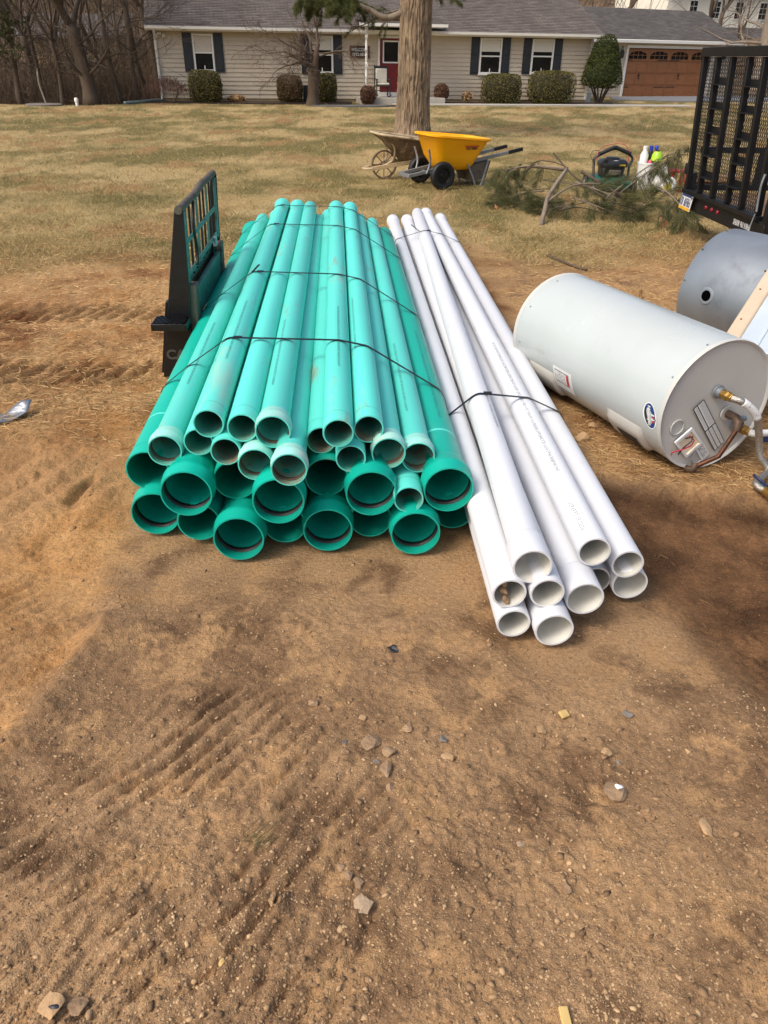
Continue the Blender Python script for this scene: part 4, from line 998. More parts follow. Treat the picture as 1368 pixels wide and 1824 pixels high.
# white sack, printed bag, red stool, lumber
mat('sack_print', s(220, 200, 70), .6, var=.2, vs=8)
vs, fs = blob(random.Random(3), .17, (.75, .5, 1.2), .25, 3); c = Vector((3.78, 11.30, .15))
tag(obj('sack', MB().add([(a+c.x, b+c.y, max(d+c.z, .01)) for a, b, d in vs], fs), 'bucket_white', smooth=3), 'crumpled white plastic sack leaning against the bucket', 'sack')
vs, fs = blob(random.Random(6), .13, (.9, .5, 1.1), .25, 3); c = Vector((3.80, 11.02, .11)); t_ = thing('bag', 'white and yellow printed bag beside the red stool', 'bag', tuple(c))
obj('paper_body', MB().add([(a+c.x, b+c.y, max(d+c.z, .005)) for a, b, d in vs], fs), 'bucket_white', t_, smooth=3)
vs, fs = blob(random.Random(6), .08, (.9, .5, 1.0), .2, 2); obj('printed_panel', MB().add([(a+c.x-.02, b+c.y-.035, d+c.z-.01) for a, b, d in vs], fs), 'sack_print', t_, smooth=3)
c = Vector((3.98, 11.25, gz(3.98, 11.25))); t_ = thing('stool', 'small red plastic stool among the clutter by the trailer', 'stool', tuple(c))
obj('seat', MB().box(c+Vector((0, 0, .29)), (.26, .24, .03)), 'red_plastic', t_, bevel=.012)
for dx in (-.1, .1):
    for dy in (-.09, .09): obj('leg', MB().bar(c+Vector((dx*1.15, dy*1.2, 0)), c+Vector((dx*.9, dy*.9, .276)), .045, .03, (0, 1, 0)), 'red_plastic', t_, bevel=.006)
mat('lumber', s(150, 122, 88), .85, var=.2, vs=6, stretch=(.4, 4, 4))
for k, (x, y_, z, a, lab) in enumerate(((4.75, 11.9, .045, .05, 'weathered board on the lawn behind the red stool'), (4.85, 11.75, .135, -.04, 'weathered board lying on top of another by the trailer'))):
    o = obj('board', MB().box((0, 0, 0), (1.3, .14, .085)), 'lumber', bevel=.004); o.location = (x, y_, z); o.rotation_euler.z = a; tag(o, lab, 'board', 'boards by the trailer')

# ------------------------------------------------------------------ the house
mat('siding', s(198, 183, 160), .65, var=.05, vs=1.5, dirt=(s(180, 164, 140), .58, .8, 3))
mat('foundation', s(186, 162, 122), .85, var=.1, vs=4)
mat('trim_white', s(232, 228, 218), .5, var=.03)
mat('shutter_black', s(40, 42, 46), .5, var=.1)
mat('glass_dark', s(26, 26, 26), .08, var=.2, vs=1.2)
mat('shade_beige', s(206, 194, 176), .8, var=.04)
mat('curtain', s(214, 206, 190), .85, var=.12, vs=14, stretch=(8, 1, 1))
mat('door_red', s(116, 20, 24), .45, var=.08)
mat('concrete', s(176, 170, 158), .9, var=.08, vs=3)
mat('asphalt', s(112, 112, 112), .9, var=.12, vs=3)
mat('mulch', s(58, 44, 34), .95, var=.35, vs=14, bump=.8, bs=20)
mat('cushion', s(196, 190, 174), .9, var=.06)
mat('garage_wood', s(152, 98, 60), .5, var=.18, vs=2.5, stretch=(.6, 3, 9))
mat('iron', s(44, 42, 40), .5, var=.2)
mat('slate', s(92, 92, 92), .85, var=.15, vs=3)
def shingle_mat(name, ca, cb):
    m = bpy.data.materials.new(name); m.use_nodes = True; nt = m.node_tree; b = nt.nodes['Principled BSDF']; tc = N(nt, 'ShaderNodeTexCoord')
    br = N(nt, 'ShaderNodeTexBrick'); mp = N(nt, 'ShaderNodeMapping'); nt.links.new(tc.outputs['UV'], mp.inputs[0]); nt.links.new(mp.outputs[0], br.inputs['Vector'])
    br.inputs['Scale'].default_value = 1.0; br.inputs['Brick Width'].default_value = .33; br.inputs['Row Height'].default_value = .14; br.inputs['Mortar Size'].default_value = .006
    br.inputs['Color1'].default_value = (*ca, 1); br.inputs['Color2'].default_value = (*cb, 1); br.inputs['Mortar'].default_value = (*s(60, 54, 50), 1)
    n1 = noise(nt, tc.outputs['Object'], 1.1, 6, .7); c = mixc(nt, ramp(nt, n1, .35, .7), br.outputs[0], mixc(nt, .5, br.outputs[0], s(80, 74, 70)))
    nt.links.new(c, b.inputs['Base Color']); b.inputs['Roughness'].default_value = .95; b.inputs['Specular IOR Level'].default_value = .2; MATS[name] = m
shingle_mat('shingle', s(98, 90, 85), s(122, 113, 106)); shingle_mat('shingle_dark', s(88, 85, 83), s(112, 107, 103))

class Frame:
    def __init__(s_, o, u): s_.o = Vector(o); s_.u = Vector((*u, 0)).normalized(); s_.w = Vector((-s_.u.y, s_.u.x, 0))
    def P(s_, u, w, z): return s_.o+s_.u*u+s_.w*w+Zv*z
    def box(s_, mb, u0, u1, w0, w1, z0, z1):
        return mb.add([s_.P(a, b, c) for a in (u0, u1) for b in (w0, w1) for c in (z0, z1)], [(0, 1, 3, 2), (4, 6, 7, 5), (0, 4, 5, 1), (2, 3, 7, 6), (0, 2, 6, 4), (1, 5, 7, 3)])
def lap_wall(fr, u0, u1, z0, z1, exposure=.15, w0=0.0):
    mb = MB(); z = z0
    while z < z1-.01:
        zt = min(z+exposure, z1)
        mb.add([fr.P(u0, w0-.026, z), fr.P(u1, w0-.026, z), fr.P(u1, w0-.001, zt), fr.P(u0, w0-.001, zt), fr.P(u0, w0, z), fr.P(u1, w0, z)], [(0, 1, 2, 3), (0, 4, 5, 1)]); z = zt
    return mb
def shingle_slope(fr, u0, u1, w0, z0, w1, z1, name, m, par, rake0=0, rake1=0):
    """stepped shingle courses from eave (w0,z0) to ridge (w1,z1)"""
    L = math.hypot(w1-w0, z1-z0); n = int(L/.14); dn = Vector((0, -(z1-z0)/L, (w1-w0)/L)); mb = MB(); uv = []
    for i in range(n):
        a, b = i/n, (i+1)/n
        def q(u, t, lift): return fr.P(u, w0+(w1-w0)*t+dn.y*lift, z0+(z1-z0)*t+dn.z*lift)
        mb.add([q(u0, a, .012), q(u1, a, .012), q(u1, b, .0), q(u0, b, .0), q(u0, a, 0), q(u1, a, 0)], [(0, 1, 2, 3), (0, 4, 5, 1)])
        uv += [(u0, a*L), (u1, a*L), (u1, b*L-.001), (u0, b*L-.001), (u0, a*L), (u0, a*L), (u1, a*L), (u1, a*L)]
    o = obj(name, mb, m, par, smooth=0); ul = o.data.uv_layers.new(name='UVMap'); ul.data.foreach_set('uv', [c for p in uv for c in p]); return o
fr = Frame((-8.99, 33.5, 0), (.9785, .2064)); HLen = 17.9; HD = 8.4; EZ = 2.60
t_ = thing('ranch_house', 'beige sided single-storey house with dark shutters across the lawn', 'house', tuple(fr.o))
mb = MB(); fr.box(mb, .03, HLen-.03, .02, HD, -.4, .125); obj('foundation', mb, 'foundation', t_)
wall = obj('wall', lap_wall(fr, 0, HLen, .13, EZ), 'siding', t_, smooth=0)
mb = MB(); fr.box(mb, .02, HLen-.02, .003, HD, .13, EZ+.1); obj('wall_core', mb, 'siding', t_)
mb = MB()
for u in (0, HLen): mb.prism([fr.P(u, 0, EZ), fr.P(u, HD, EZ), fr.P(u, HD/2, EZ+1.85)], fr.u*(.05 if u == 0 else -.05))
obj('gable', mb, 'siding', t_)
for u in (-.01, HLen-.08):
    mb = MB(); fr.box(mb, u, u+.09, -.042, .05, .13, EZ-.02); obj('corner_board', mb, 'trim_white', t_)
ov = .40; sl = 1.85/(HD/2); ze = EZ+.06-ov*sl
roof = shingle_slope(fr, -.28, HLen+.25, -ov, ze+.03, HD/2, EZ+.09+1.85, 'roof', 'shingle', t_)
shingle_slope(fr, HLen+.25, -.28, HD+ov, ze+.03, HD/2, EZ+.09+1.85, 'roof', 'shingle', t_)
mb = MB(); fr.box(mb, -.25, HLen+.22, -ov+.02, .0, ze-.05, ze-.03); obj('soffit', mb, 'trim_white', t_)
mb = MB(); fr.box(mb, -.26, HLen+.23, -ov-.005, -ov+.02, ze-.12, ze+.02); obj('fascia', mb, 'trim_white', t_)
mb = MB(); gp = [(-ov-.006, ze+.03), (-ov-.006, ze-.09), (-ov-.06, ze-.095), (-ov-.105, ze-.06), (-ov-.115, ze+.03), (-ov-.10, ze+.03), (-ov-.095, ze-.05), (-ov-.055, ze-.08), (-ov-.02, ze-.078), (-ov-.02, ze+.03)]
mb.prism([fr.P(-.27, a, b) for a, b in gp], fr.u*(HLen+.5)); obj('gutter', mb, 'trim_white', t_)
def window(fr, par, u0, u1, z0, z1, kind):
    t = .065; mb = MB()
    for (a, b, c, d) in ((u0, u1, z0, z0+t), (u0, u1, z1-t, z1), (u0, u0+t, z0+t, z1-t), (u1-t, u1, z0+t, z1-t)): fr.box(mb, a, b, -.085, -.0, c, d)
    wn = obj('window', mb, 'trim_white', par, bevel=.006); zm = (z0+z1)/2
    mb = MB(); fr.box(mb, u0+t, u1-t, -.072, -.036, zm-.025, zm+.025); obj('meeting_rail', mb, 'trim_white', wn)
    for (a, b) in ((z0+t, zm-.025), (zm+.025, z1-t)):
        mb = MB(); fr.box(mb, u0+t, u1-t, -.044, -.037, a, b); obj('pane', mb, 'glass_dark', wn)
    if kind == 'shade':
        mb = MB(); fr.box(mb, u0+t+.01, u1-t-.01, -.052, -.046, zm+.03, z1-t-.005); obj('roller_shade', mb, 'shade_beige', wn)
    elif kind == 'curtain':
        mb = MB(); fr.box(mb, u0+t+.01, u1-t-.01, -.052, -.046, zm+.16, z1-t-.005); obj('curtain', mb, 'curtain', wn)
    mb = MB(); fr.box(mb, u0-.03, u1+.03, -.105, -.0, z0-.045, z0-.002); obj('sill', mb, 'trim_white', wn)
    mb = MB(); fr.box(mb, (u0+u1)/2-.02, (u0+u1)/2+.02, -.056, -.045, z0+t+.01, z0+t+.13); obj('sash_lock', mb, 'trim_white', wn)
    return wn
def shutter(fr, par, u0, u1, z0, z1):
    mb = MB(); fr.box(mb, u0, u1, -.065, -.002, z0, z1); sh = obj('shutter', mb, 'shutter_black', par, bevel=.006); zm = (z0+z1)/2
    for (a, b) in ((z0+.07, zm-.035), (zm+.035, z1-.07)):
        mb = MB(); fr.box(mb, u0+.06, u1-.06, -.08, -.064, a, b); obj('shutter_panel', mb, 'shutter_black', sh, bevel=.012)
for (u0, u1, z0, z1, k) in ((1.41, 2.19, 1.05, 2.29, 'shade'), (5.95, 6.84, 1.02, 2.30, 'curtain'), (12.94, 13.88, 1.06, 2.33, 'curtain'), (15.2, 16.17, 1.10, 2.33, 'curtain')):
    window(fr, t_, u0, u1, z0, z1, k)
    shutter(fr, t_, u0-.37, u0-.03, z0-.02, z1+.03); shutter(fr, t_, u1+.03, u1+.37, z0-.02, z1+.03)
# front door
mb = MB(); z0, z1 = .38, 2.26
for (a, b, c, d) in ((8.66, 8.74, z0, z1), (9.66, 9.74, z0, z1), (8.66, 9.74, z1, z1+.09)): fr.box(mb, a, b, -.085, -.002, c, d)
df = obj('door_frame', mb, 'trim_white', t_, bevel=.006)
mb = MB(); fr.box(mb, 8.742, 9.658, -.055, -.005, z0+.01, z1-.003); door = obj('door', mb, 'door_red', t_)
mb = MB(); fr.box(mb, 8.90, 9.50, -.063, -.057, 1.44, 2.14); obj('door_pane', mb, 'glass_dark', door)
mb = MB(); mb.frame(fr.P(8.86, -.057, 1.40), fr.u, Zv, .68, .78, .05, -fr.w*.016); obj('pane_frame', mb, 'trim_white', door)
for (a, b, c, d) in ((8.83, 9.15, .55, 1.15), (9.25, 9.57, .55, 1.15)):
    mb = MB(); fr.box(mb, a, b, -.066, -.054, c, d); obj('door_panel', mb, 'door_red', door, bevel=.01)
obj('door_knob', MB().lathe([(.012, 0), (.012, .03), (.03, .04), (.03, .06), (.0001, .07)], fr.P(9.58, -.055, 1.22), -fr.w, 14), 'brass', door)
mb = MB(); fr.box(mb, 8.62, 9.78, -.16, -.005, .225, .375); obj('door_step', mb, 'trim_white', t_)
mb = MB(); fr.box(mb, 7.75, 11.2, -1.35, -.03, -.15, .22); tag(obj('porch_slab', mb, 'concrete', t_, bevel=.01))
# porch post with turned middle
pp = fr.P(8.03, -.95, 0); mb = MB(); fr.box(mb, 7.98, 8.08, -1.0, -.9, .22, .62); fr.box(mb, 7.98, 8.08, -1.0, -.9, 1.28, 1.4); fr.box(mb, 7.98, 8.08, -1.0, -.9, 2.25, 2.62)
mb.lathe([(.05, .62), (.03, .66), (.05, .70), (.055, .9), (.052, 1.1), (.03, 1.22), (.05, 1.28)], pp, (0, 0, 1), 14); mb.lathe([(.05, 1.4), (.028, 1.44), (.048, 1.5), (.053, 1.75), (.048, 2.05), (.03, 2.18), (.05, 2.25)], pp, (0, 0, 1), 14)
obj('porch_post', mb, 'trim_white', t_)
mb = MB(); fr.box(mb, 7.8, 11.1, -1.08, -.86, 2.60, 2.74); obj('porch_beam', mb, 'trim_white', t_)
shingle_slope(fr, 7.7, 11.2, -1.25, 2.70, .25, 2.99, 'porch_roof', 'shingle', t_)
mb = MB(); fr.box(mb, 7.7, 11.2, -1.27, -1.24, 2.62, 2.72); obj('porch_fascia', mb, 'trim_white', t_)
# corner downspout, floodlights and the flexible drain on the grass
obj('downspout', MB().tube([fr.P(.06, -ov-.05, ze-.09), fr.P(.06, -.2, ze-.3), fr.P(.06, -.07, ze-.45), fr.P(.06, -.07, .2), fr.P(.02, -.12, .06)], .036, 8), 'trim_white', t_)
fl = obj('floodlight', MB().box(fr.P(.22, -.06, 2.28), (.16, .1, .08)), 'trim_white', t_, bevel=.01)
for du_ in (-.08, .1): obj('lamp_head', MB().lathe([(.02, 0), (.04, .04), (.065, .13), (.055, .135), (.0001, .11)], fr.P(.22+du_, -.09, 2.25), fr.u*du_*6-fr.w-Zv*.5, 14), 'trim_white', fl)
mat('drain_green', s(120, 138, 132), .6, var=.1)
dp = spline([fr.P(.02, -.14, .05), fr.P(-.25, -.5, .07), fr.P(-.6, -1.0, .05), fr.P(-1.0, -1.5, .04), fr.P(-1.25, -1.8, .035)], 8)
tag(obj('drain_pipe', MB().tube(dp, [.055+.006*(i % 2) for i in range(len(dp))], 12), 'drain_green', smooth=3), 'grey-green flexible drain hose on the grass at house corner', 'hose')
# welcome sign
c = fr.P(7.92, -.02, 1.78); t2 = thing('welcome_sign', 'brown framed welcome sign hanging on the beige wall', 'sign', tuple(c))
mat('sign_brown', s(92, 54, 32), .6); mat('sign_dark', s(30, 30, 34), .7)
mb = MB(); mb.frame(fr.P(7.52, -.04, 1.56), fr.u, Zv, .80, .43, .055, -fr.w*.035); obj('frame', mb, 'sign_brown', t2)
mb = MB(); fr.box(mb, 7.57, 8.27, -.055, -.038, 1.61, 1.94); obj('board', mb, 'sign_dark', t2)
tv, tf = text_mesh('WELCOME', .155, bold=.002); obj('lettering', MB().add([fr.P(7.92+x_*.92, -.058, 1.85+y_) for x_, y_, _ in tv], tf), 'trim_white', t2)
q, ln = glyphs(random.Random(9), 8, .10, .2, .65, .2); obj('lettering', quads_on(MB(), [(x*.64/ln, y_, a*.64/ln, b) for x, y_, a, b in q], fr.P(7.61, -.058, 1.64), fr.u, Zv), 'trim_white', t2)
# rocking chair with cushions
def CH(u, w_, z): return fr.P(8.72+u, -.75+w_, .222+z)
def chbox(mb, *a):
    u0, u1, w0, w1, z0, z1 = a; return mb.add([CH(x, y_, z) for x in (u0, u1) for y_ in (w0, w1) for z in (z0, z1)], [(0, 1, 3, 2), (4, 6, 7, 5), (0, 4, 5, 1), (2, 3, 7, 6), (0, 2, 6, 4), (1, 5, 7, 3)])
t2 = thing('rocking_chair', 'dark porch rocking chair with pale cushions by the red door', 'chair', tuple(CH(0, 0, 0)))
for u in (-.27, .27):
    obj('rocker', MB().tube(spline([CH(u, -.45, .10), CH(u, -.2, .035), CH(u, .1, .025), CH(u, .4, .10)], 5), .02, 8), 'iron', t2)
    obj('leg', MB().tube([CH(u, -.22, .04), CH(u, -.22, .62)], .022, 8), 'iron', t2); obj('leg', MB().tube([CH(u, .22, .04), CH(u, .34, 1.12)], .022, 8), 'iron', t2)
    obj('armrest', MB().bar(CH(u, -.3, .63), CH(u, .27, .63), .08, .025), 'iron', t2)
    obj('side_stretcher', MB().tube([CH(u, -.22, .22), CH(u, .24, .22)], .014, 8), 'iron', t2)
mb = MB(); chbox(mb, -.28, .28, -.26, .26, .38, .42); obj('seat', mb, 'iron', t2)
obj('back_slat', MB().bar(CH(-.27, .33, 1.04), CH(.27, .33, 1.04), .03, .09), 'iron', t2); obj('front_stretcher', MB().tube([CH(-.27, -.22, .24), CH(.27, -.22, .24)], .014, 8), 'iron', t2)
mb = MB(); chbox(mb, -.24, .24, -.27, .22, .425, .51); obj('seat_cushion', mb, 'cushion', t2, bevel=.04)
mb = MB(); mb.prism([CH(-.23, .20, .50), CH(.23, .20, .50), CH(.23, .29, 1.0), CH(-.23, .29, 1.0)], -fr.w*.08); obj('back_cushion', mb, 'cushion', t2, bevel=.04)
# beds and paving in front
mb = MB()
bed = [(-.6, -1.0), (1.0, -1.5), (4.0, -1.6), (7.3, -1.5), (7.6, -.02), (-.6, -.02)]
mb.prism([fr.P(a, b, -.06) for a, b in bed], Zv*.095); bed2 = [(11.3, -1.0), (12.5, -1.45), (17.4, -1.5), (18.6, -1.3), (19.0, -.3), (17.9, -.02), (11.3, -.02)]
mb.prism([fr.P(a, b, -.06) for a, b in bed2], Zv*.095); struct('mulch_bed', mb, 'mulch')
mb = MB(); mb.prism([fr.P(a, b, -.08) for a, b in ((9.0, -1.4), (18.6, -1.75), (21.5, -1.9), (21.5, -2.8), (18.6, -2.65), (9.0, -2.3))], Zv*.12); struct('walkway', mb, 'concrete')
mb = MB(); mb.prism([Vector(p) for p in ((10.6, 40.6, -.06), (13.5, 39.6, -.06), (30, 44.5, -.06), (30, 52, -.06), (11.3, 43.95, -.06))], Zv*.10); struct('driveway', mb, 'asphalt')
sl_ = [(-2.9, 31.6), (-1.2, 32.25), (.35, 32.55), (-.1, 31.75), (-1.6, 31.3)]
mb = MB(); mb.prism([Vector((a, b, gz(a, b)-.02)) for a, b in sl_], Zv*.07); tag(obj('stone_slab', mb, 'slate', bevel=.01), 'flat dark grey slab in the grass before the house', 'slab')
mb = MB(); fr.box(mb, 5.55, 5.95, -.7, -.3, .0, .62); 
tag(obj('planter_box', mb, 'shutter_black', bevel=.02), 'dark box between two clipped bushes under the shuttered window', 'box')
mb = MB(); mb.prism([fr.P(17.95, 1.0, 0), fr.P(18.6, 1.0, 0), fr.P(18.6, 1.0, .38), (fr.P(18.3, 1.0, .38)), fr.P(18.3, 1.0, .58), fr.P(17.95, 1.0, .58)], fr.w*1.2); tag(obj('entry_steps', mb, 'trim_white'), 'white entry steps at the corner between house and garage', 'steps')

# garage
gf = Frame((10.64, 44.0, -.06), (.92, .39)); GLn = 8.4; gE = 2.66
t_ = thing('garage', 'beige garage with brown wooden door beside the house', 'garage', tuple(gf.o))
mb = lap_wall(gf, -1.2, 1.50, .08, gE); m2 = lap_wall(gf, 7.10, GLn, .08, gE); m3 = lap_wall(gf, 1.50, 7.10, 2.33, gE)
for m_, in ((mb,), (m2,), (m3,)): obj('wall', m_, 'siding', t_, smooth=0)
mb = MB(); gf.box(mb, -1.2, GLn, .25, 6.6, -.2, gE+.1); obj('wall_core', mb, 'siding', t_)
for (a, b) in ((-1.2, 1.50), (7.10, GLn)):
    mb = MB(); gf.box(mb, a, b, .002, .25, -.2, gE); obj('wall_core', mb, 'siding', t_)
for (a, b, c, d) in ((1.42, 1.54, .0, 2.34), (7.06, 7.18, .0, 2.34), (1.42, 7.18, 2.24, 2.36)):
    mb = MB(); gf.box(mb, a, b, -.062 if c else -.057, .06, c, d); obj('door_trim', mb, 'trim_white', t_)
gd = None; ph = 2.22/4
for r_ in range(4):
    mb = MB(); gf.box(mb, 1.545, 7.055, .10, .14, r_*ph+.006, (r_+1)*ph-.004); o = obj('door_section', mb, 'garage_wood', t_, bevel=.008)
    for k in range(8):
        if r_ == 3: break
        a = 1.62+k*.675; mb = MB(); gf.box(mb, a, a+.62, .085, .102, r_*ph+.07, (r_+1)*ph-.07); obj('raised_panel', mb, 'garage_wood', o, bevel=.012)
    if r_ == 3:
        for k in range(4):
            a = 1.72+k*1.36; w_ = 1.12; pts = [(a, r_*ph+.10), (a+w_, r_*ph+.10), (a+w_, r_*ph+.24)]+[(a+w_/2+w_/2*math.cos(t), r_*ph+.24+.20*math.sin(t)) for t in [math.pi*i/10 for i in range(1, 10)]]+[(a, r_*ph+.24)]
            pn = obj('arched_pane', MB().prism([gf.P(x, .098, z) for x, z in pts], -gf.w*.006), 'glass_dark', o)
            mb = MB()
            for i in range(1, 4): gf.box(mb, a+w_*i/4-.012, a+w_*i/4+.012, .08, .095, r_*ph+.10, r_*ph+.24+.2*math.sin(math.acos(1-i/2)))
            gf.box(mb, a, a+w_, .078, .094, r_*ph+.255, r_*ph+.279); obj('glazing_bar', mb, 'garage_wood', pn)
for (a, z) in ((2.5, 1.0), (5.1, 1.0)):
    obj('pull_handle', MB().tube([gf.P(a, .07, z-.14), gf.P(a, .04, z-.08), gf.P(a, .04, z+.08), gf.P(a, .07, z+.14)], .02, 8), 'iron', t_)
    obj('handle_cross', MB().bar(gf.P(a-.09, .08, z+.03), gf.P(a+.09, .08, z+.03), .02, .03), 'iron', t_)
for z in (1.66+.05, .50):
    for (a, b) in ((1.6, 1.95), (3.6, 4.25), (4.35, 5.0), (6.6, 7.0)): obj('strap_hinge', MB().bar(gf.P(a, .083, z), gf.P(b, .083, z), .012, .035), 'iron', t_)
for a in (1.08, 7.75):
    lb_ = obj('lantern', MB().lathe([(.0001, -.2), (.05, -.2), (.09, -.16), (.11, .06), (.12, .07), (.05, .15), (.02, .18), (.0001, .2)], gf.P(a, -.16, 1.98), (0, 0, 1), 8), 'iron', t_, smooth=0)
    obj('bracket', MB().tube(spline([gf.P(a, -.01, 2.1), gf.P(a, -.1, 2.28), gf.P(a, -.16, 2.28), gf.P(a, -.16, 2.16)], 4), .014, 8), 'iron', lb_)
gsl = .40; gz0 = gE+.02
shingle_slope(gf, -1.6, GLn+.35, -.35, gz0-.10, 3.3, gz0+1.42, 'roof', 'shingle_dark', t_)
shingle_slope(gf, GLn+.35, -1.6, 6.95, gz0-.10, 3.3, gz0+1.42, 'roof', 'shingle_dark', t_)
mb = MB(); mb.prism([gf.P(GLn-.05, .02, gE), gf.P(GLn-.05, 6.6, gE), gf.P(GLn-.05, 3.3, gE+1.36)], gf.u*.05); obj('gable', mb, 'siding', t_)
mb = MB(); gf.box(mb, -1.6, GLn+.34, -.43, -.345, gz0-.24, gz0-.09); obj('gutter', mb, 'trim_white', t_, bevel=.02)
mb = MB(); gf.box(mb, -1.5, GLn+.30, -.345, .0, gz0-.18, gz0-.16); obj('soffit', mb, 'trim_white', t_)
mb = MB(); gf.box(mb, GLn-.09, GLn+.01, -.044, .05, .08, gE-.1); obj('corner_board', mb, 'siding', t_)
mb = MB(); gf.box(mb, .95, 1.2, -.05, -.002, 1.35, 1.75); obj('house_plaque', mb, 'trim_white', t_)

# white house far up the slope at the right
mat('far_white', s(228, 222, 204), .7, var=.04)
wf = Frame((24.5, 80.0, 1.5), (.96, .28)); t_ = thing('white_house', 'tall white house far behind the garage at the upper right', 'house', tuple(wf.o))
mb = MB(); wf.box(mb, 0, 16, 0, 9, -1.5, 5.6); obj('wall', mb, 'far_white', t_)
shingle_slope(wf, -.4, 16.4, -.5, 5.5, 4.5, 8.2, 'roof', 'shingle_dark', t_)
mb = MB(); wf.box(mb, -.4, 16.4, -.55, -.5, 5.35, 5.55); obj('gutter', mb, 'trim_white', t_)
shingle_slope(wf, 3.0, 10.5, -2.2, 2.0, -.02, 2.9, 'porch_roof', 'shingle_dark', t_)
for (a, z) in ((2.2, 3.5), (4.6, 3.5), (7.0, 3.5), (9.6, 3.5), (12.0, 3.5), (6.2, .6), (8.0, .6), (9.3, .6), (12, .6)):
    mb = MB(); wf.box(mb, a, a+.9, -.06, .0, z, z+1.4); o = obj('window', mb, 'trim_white', t_)
    for i in range(2):
        for j in range(3):
            mb = MB(); wf.box(mb, a+.08+i*.38, a+.42+i*.38, -.075, -.055, z+.08+j*.42, z+.46+j*.42); obj('pane', mb, 'glass_dark', o)
# dark roofed building glimpsed through the wood at the left
bf = Frame((-31, 72, -.4), (.98, -.15)); t_ = thing('distant_house', 'low tan building with a slate grey roof beyond the wood', 'house', tuple(bf.o))
mat('far_tan', s(150, 128, 92), .8, var=.08, vs=.4)
mb = MB(); bf.box(mb, 0, 9, 0, 7, -2, 3.2); obj('wall', mb, 'far_tan', t_); shingle_slope(bf, -.4, 9.4, -.5, 3.1, 3.5, 4.9, 'roof', 'shingle_dark', t_)

# ------------------------------------------------------------------ vegetation helpers
NR = np.random.default_rng(17)
def unit(v): return v/np.maximum(np.linalg.norm(v, axis=1, keepdims=True), 1e-9)
def blades(P, D, W, bend=0.0, rng=NR):
    """thin pointed blades: base P, vector D, width W -> V, F, tint (2 triangles each when bent)"""
    n = len(P); side = unit(np.cross(D, rng.normal(size=(n, 3))))*W[:, None]*.5
    if bend == 0:
        V_ = np.stack([P-side, P+side, P+D], 1).reshape(-1, 3); F_ = np.arange(3*n).reshape(n, 3); k = 3
    else:
        L = np.linalg.norm(D, axis=1, keepdims=True); b = rng.normal(size=(n, 3))*L*bend; b[:, 2] = -np.abs(b[:, 2])
        m = P+D*.55; V_ = np.stack([P-side, P+side, m+side*.7, m-side*.7, P+D+b], 1).reshape(-1, 3)
        i = np.arange(n)*5; F_ = np.concatenate([np.stack([i, i+1, i+2], 1), np.stack([i, i+2, i+3], 1), np.stack([i+3, i+2, i+4], 1)]); k = 5
    return V_, F_, np.repeat(rng.random(n), k)
def leaf_quads(P, Nn, size, rng=NR):
    n = len(P); a = unit(np.cross(Nn, rng.normal(size=(n, 3)))); b = np.cross(Nn, a); sz = size*(.6+.8*rng.random(n))[:, None]
    V_ = np.stack([P-a*sz*.5, P+b*sz*.32, P+a*sz*.5, P-b*sz*.32], 1).reshape(-1, 3); i = np.arange(n)*4
    F_ = np.stack([i, i+1, i+2, i+3], 1); return V_, F_, np.repeat(rng.random(n), 4)
def tube_np(paths):
    """many tapered tubes (pts, radii, sides) in one mesh"""
    mb = MB()
    for pts, rs, n in paths: mb.tube(pts, rs, n, cap=False)
    return mb
def grow(rng, p, d, L, r, depth, out_, spread=.5, up=.12, taper=.62, kids=(2, 3), minr=.004, sides=6, sidep=.5, jit=.16):
    n = 5 if depth > 1 else 3; pts = [Vector(p)]; dd = Vector(d).normalized(); rs = [r]
    for i in range(n):
        dd = (dd+Vector((rng.gauss(0, jit), rng.gauss(0, jit), rng.gauss(0, jit)+up*.4))).normalized()
        pts.append(pts[-1]+dd*L/n); rs.append(max(minr, r*(1-(1-taper)*(i+1)/n)))
    out_.append((pts, rs, sides if r > .03 else (4 if r > .012 else 3)))
    if depth <= 0: return
    def child(q, dd_, k, sc):
        a = Vector((rng.gauss(0, 1), rng.gauss(0, 1), rng.gauss(0, .7))); a = (a-dd_*a.dot(dd_)).normalized()
        nd = (dd_+a*rng.uniform(.5, 1.3)*spread*1.3+Vector((0, 0, up))).normalized()
        grow(rng, q, nd, L*sc*rng.uniform(.6, .9), max(minr, k*rng.uniform(.55, .8)), depth-1, out_, spread, up, taper, kids, minr, sides, sidep, jit)
    for _ in range(rng.randint(*kids)): child(pts[-1], dd, rs[-1]*1.05, .85)
    for i in range(1, n):
        if rng.random() < sidep: child(pts[i], (pts[i]-pts[i-1]).normalized(), rs[i]*.6, .7)

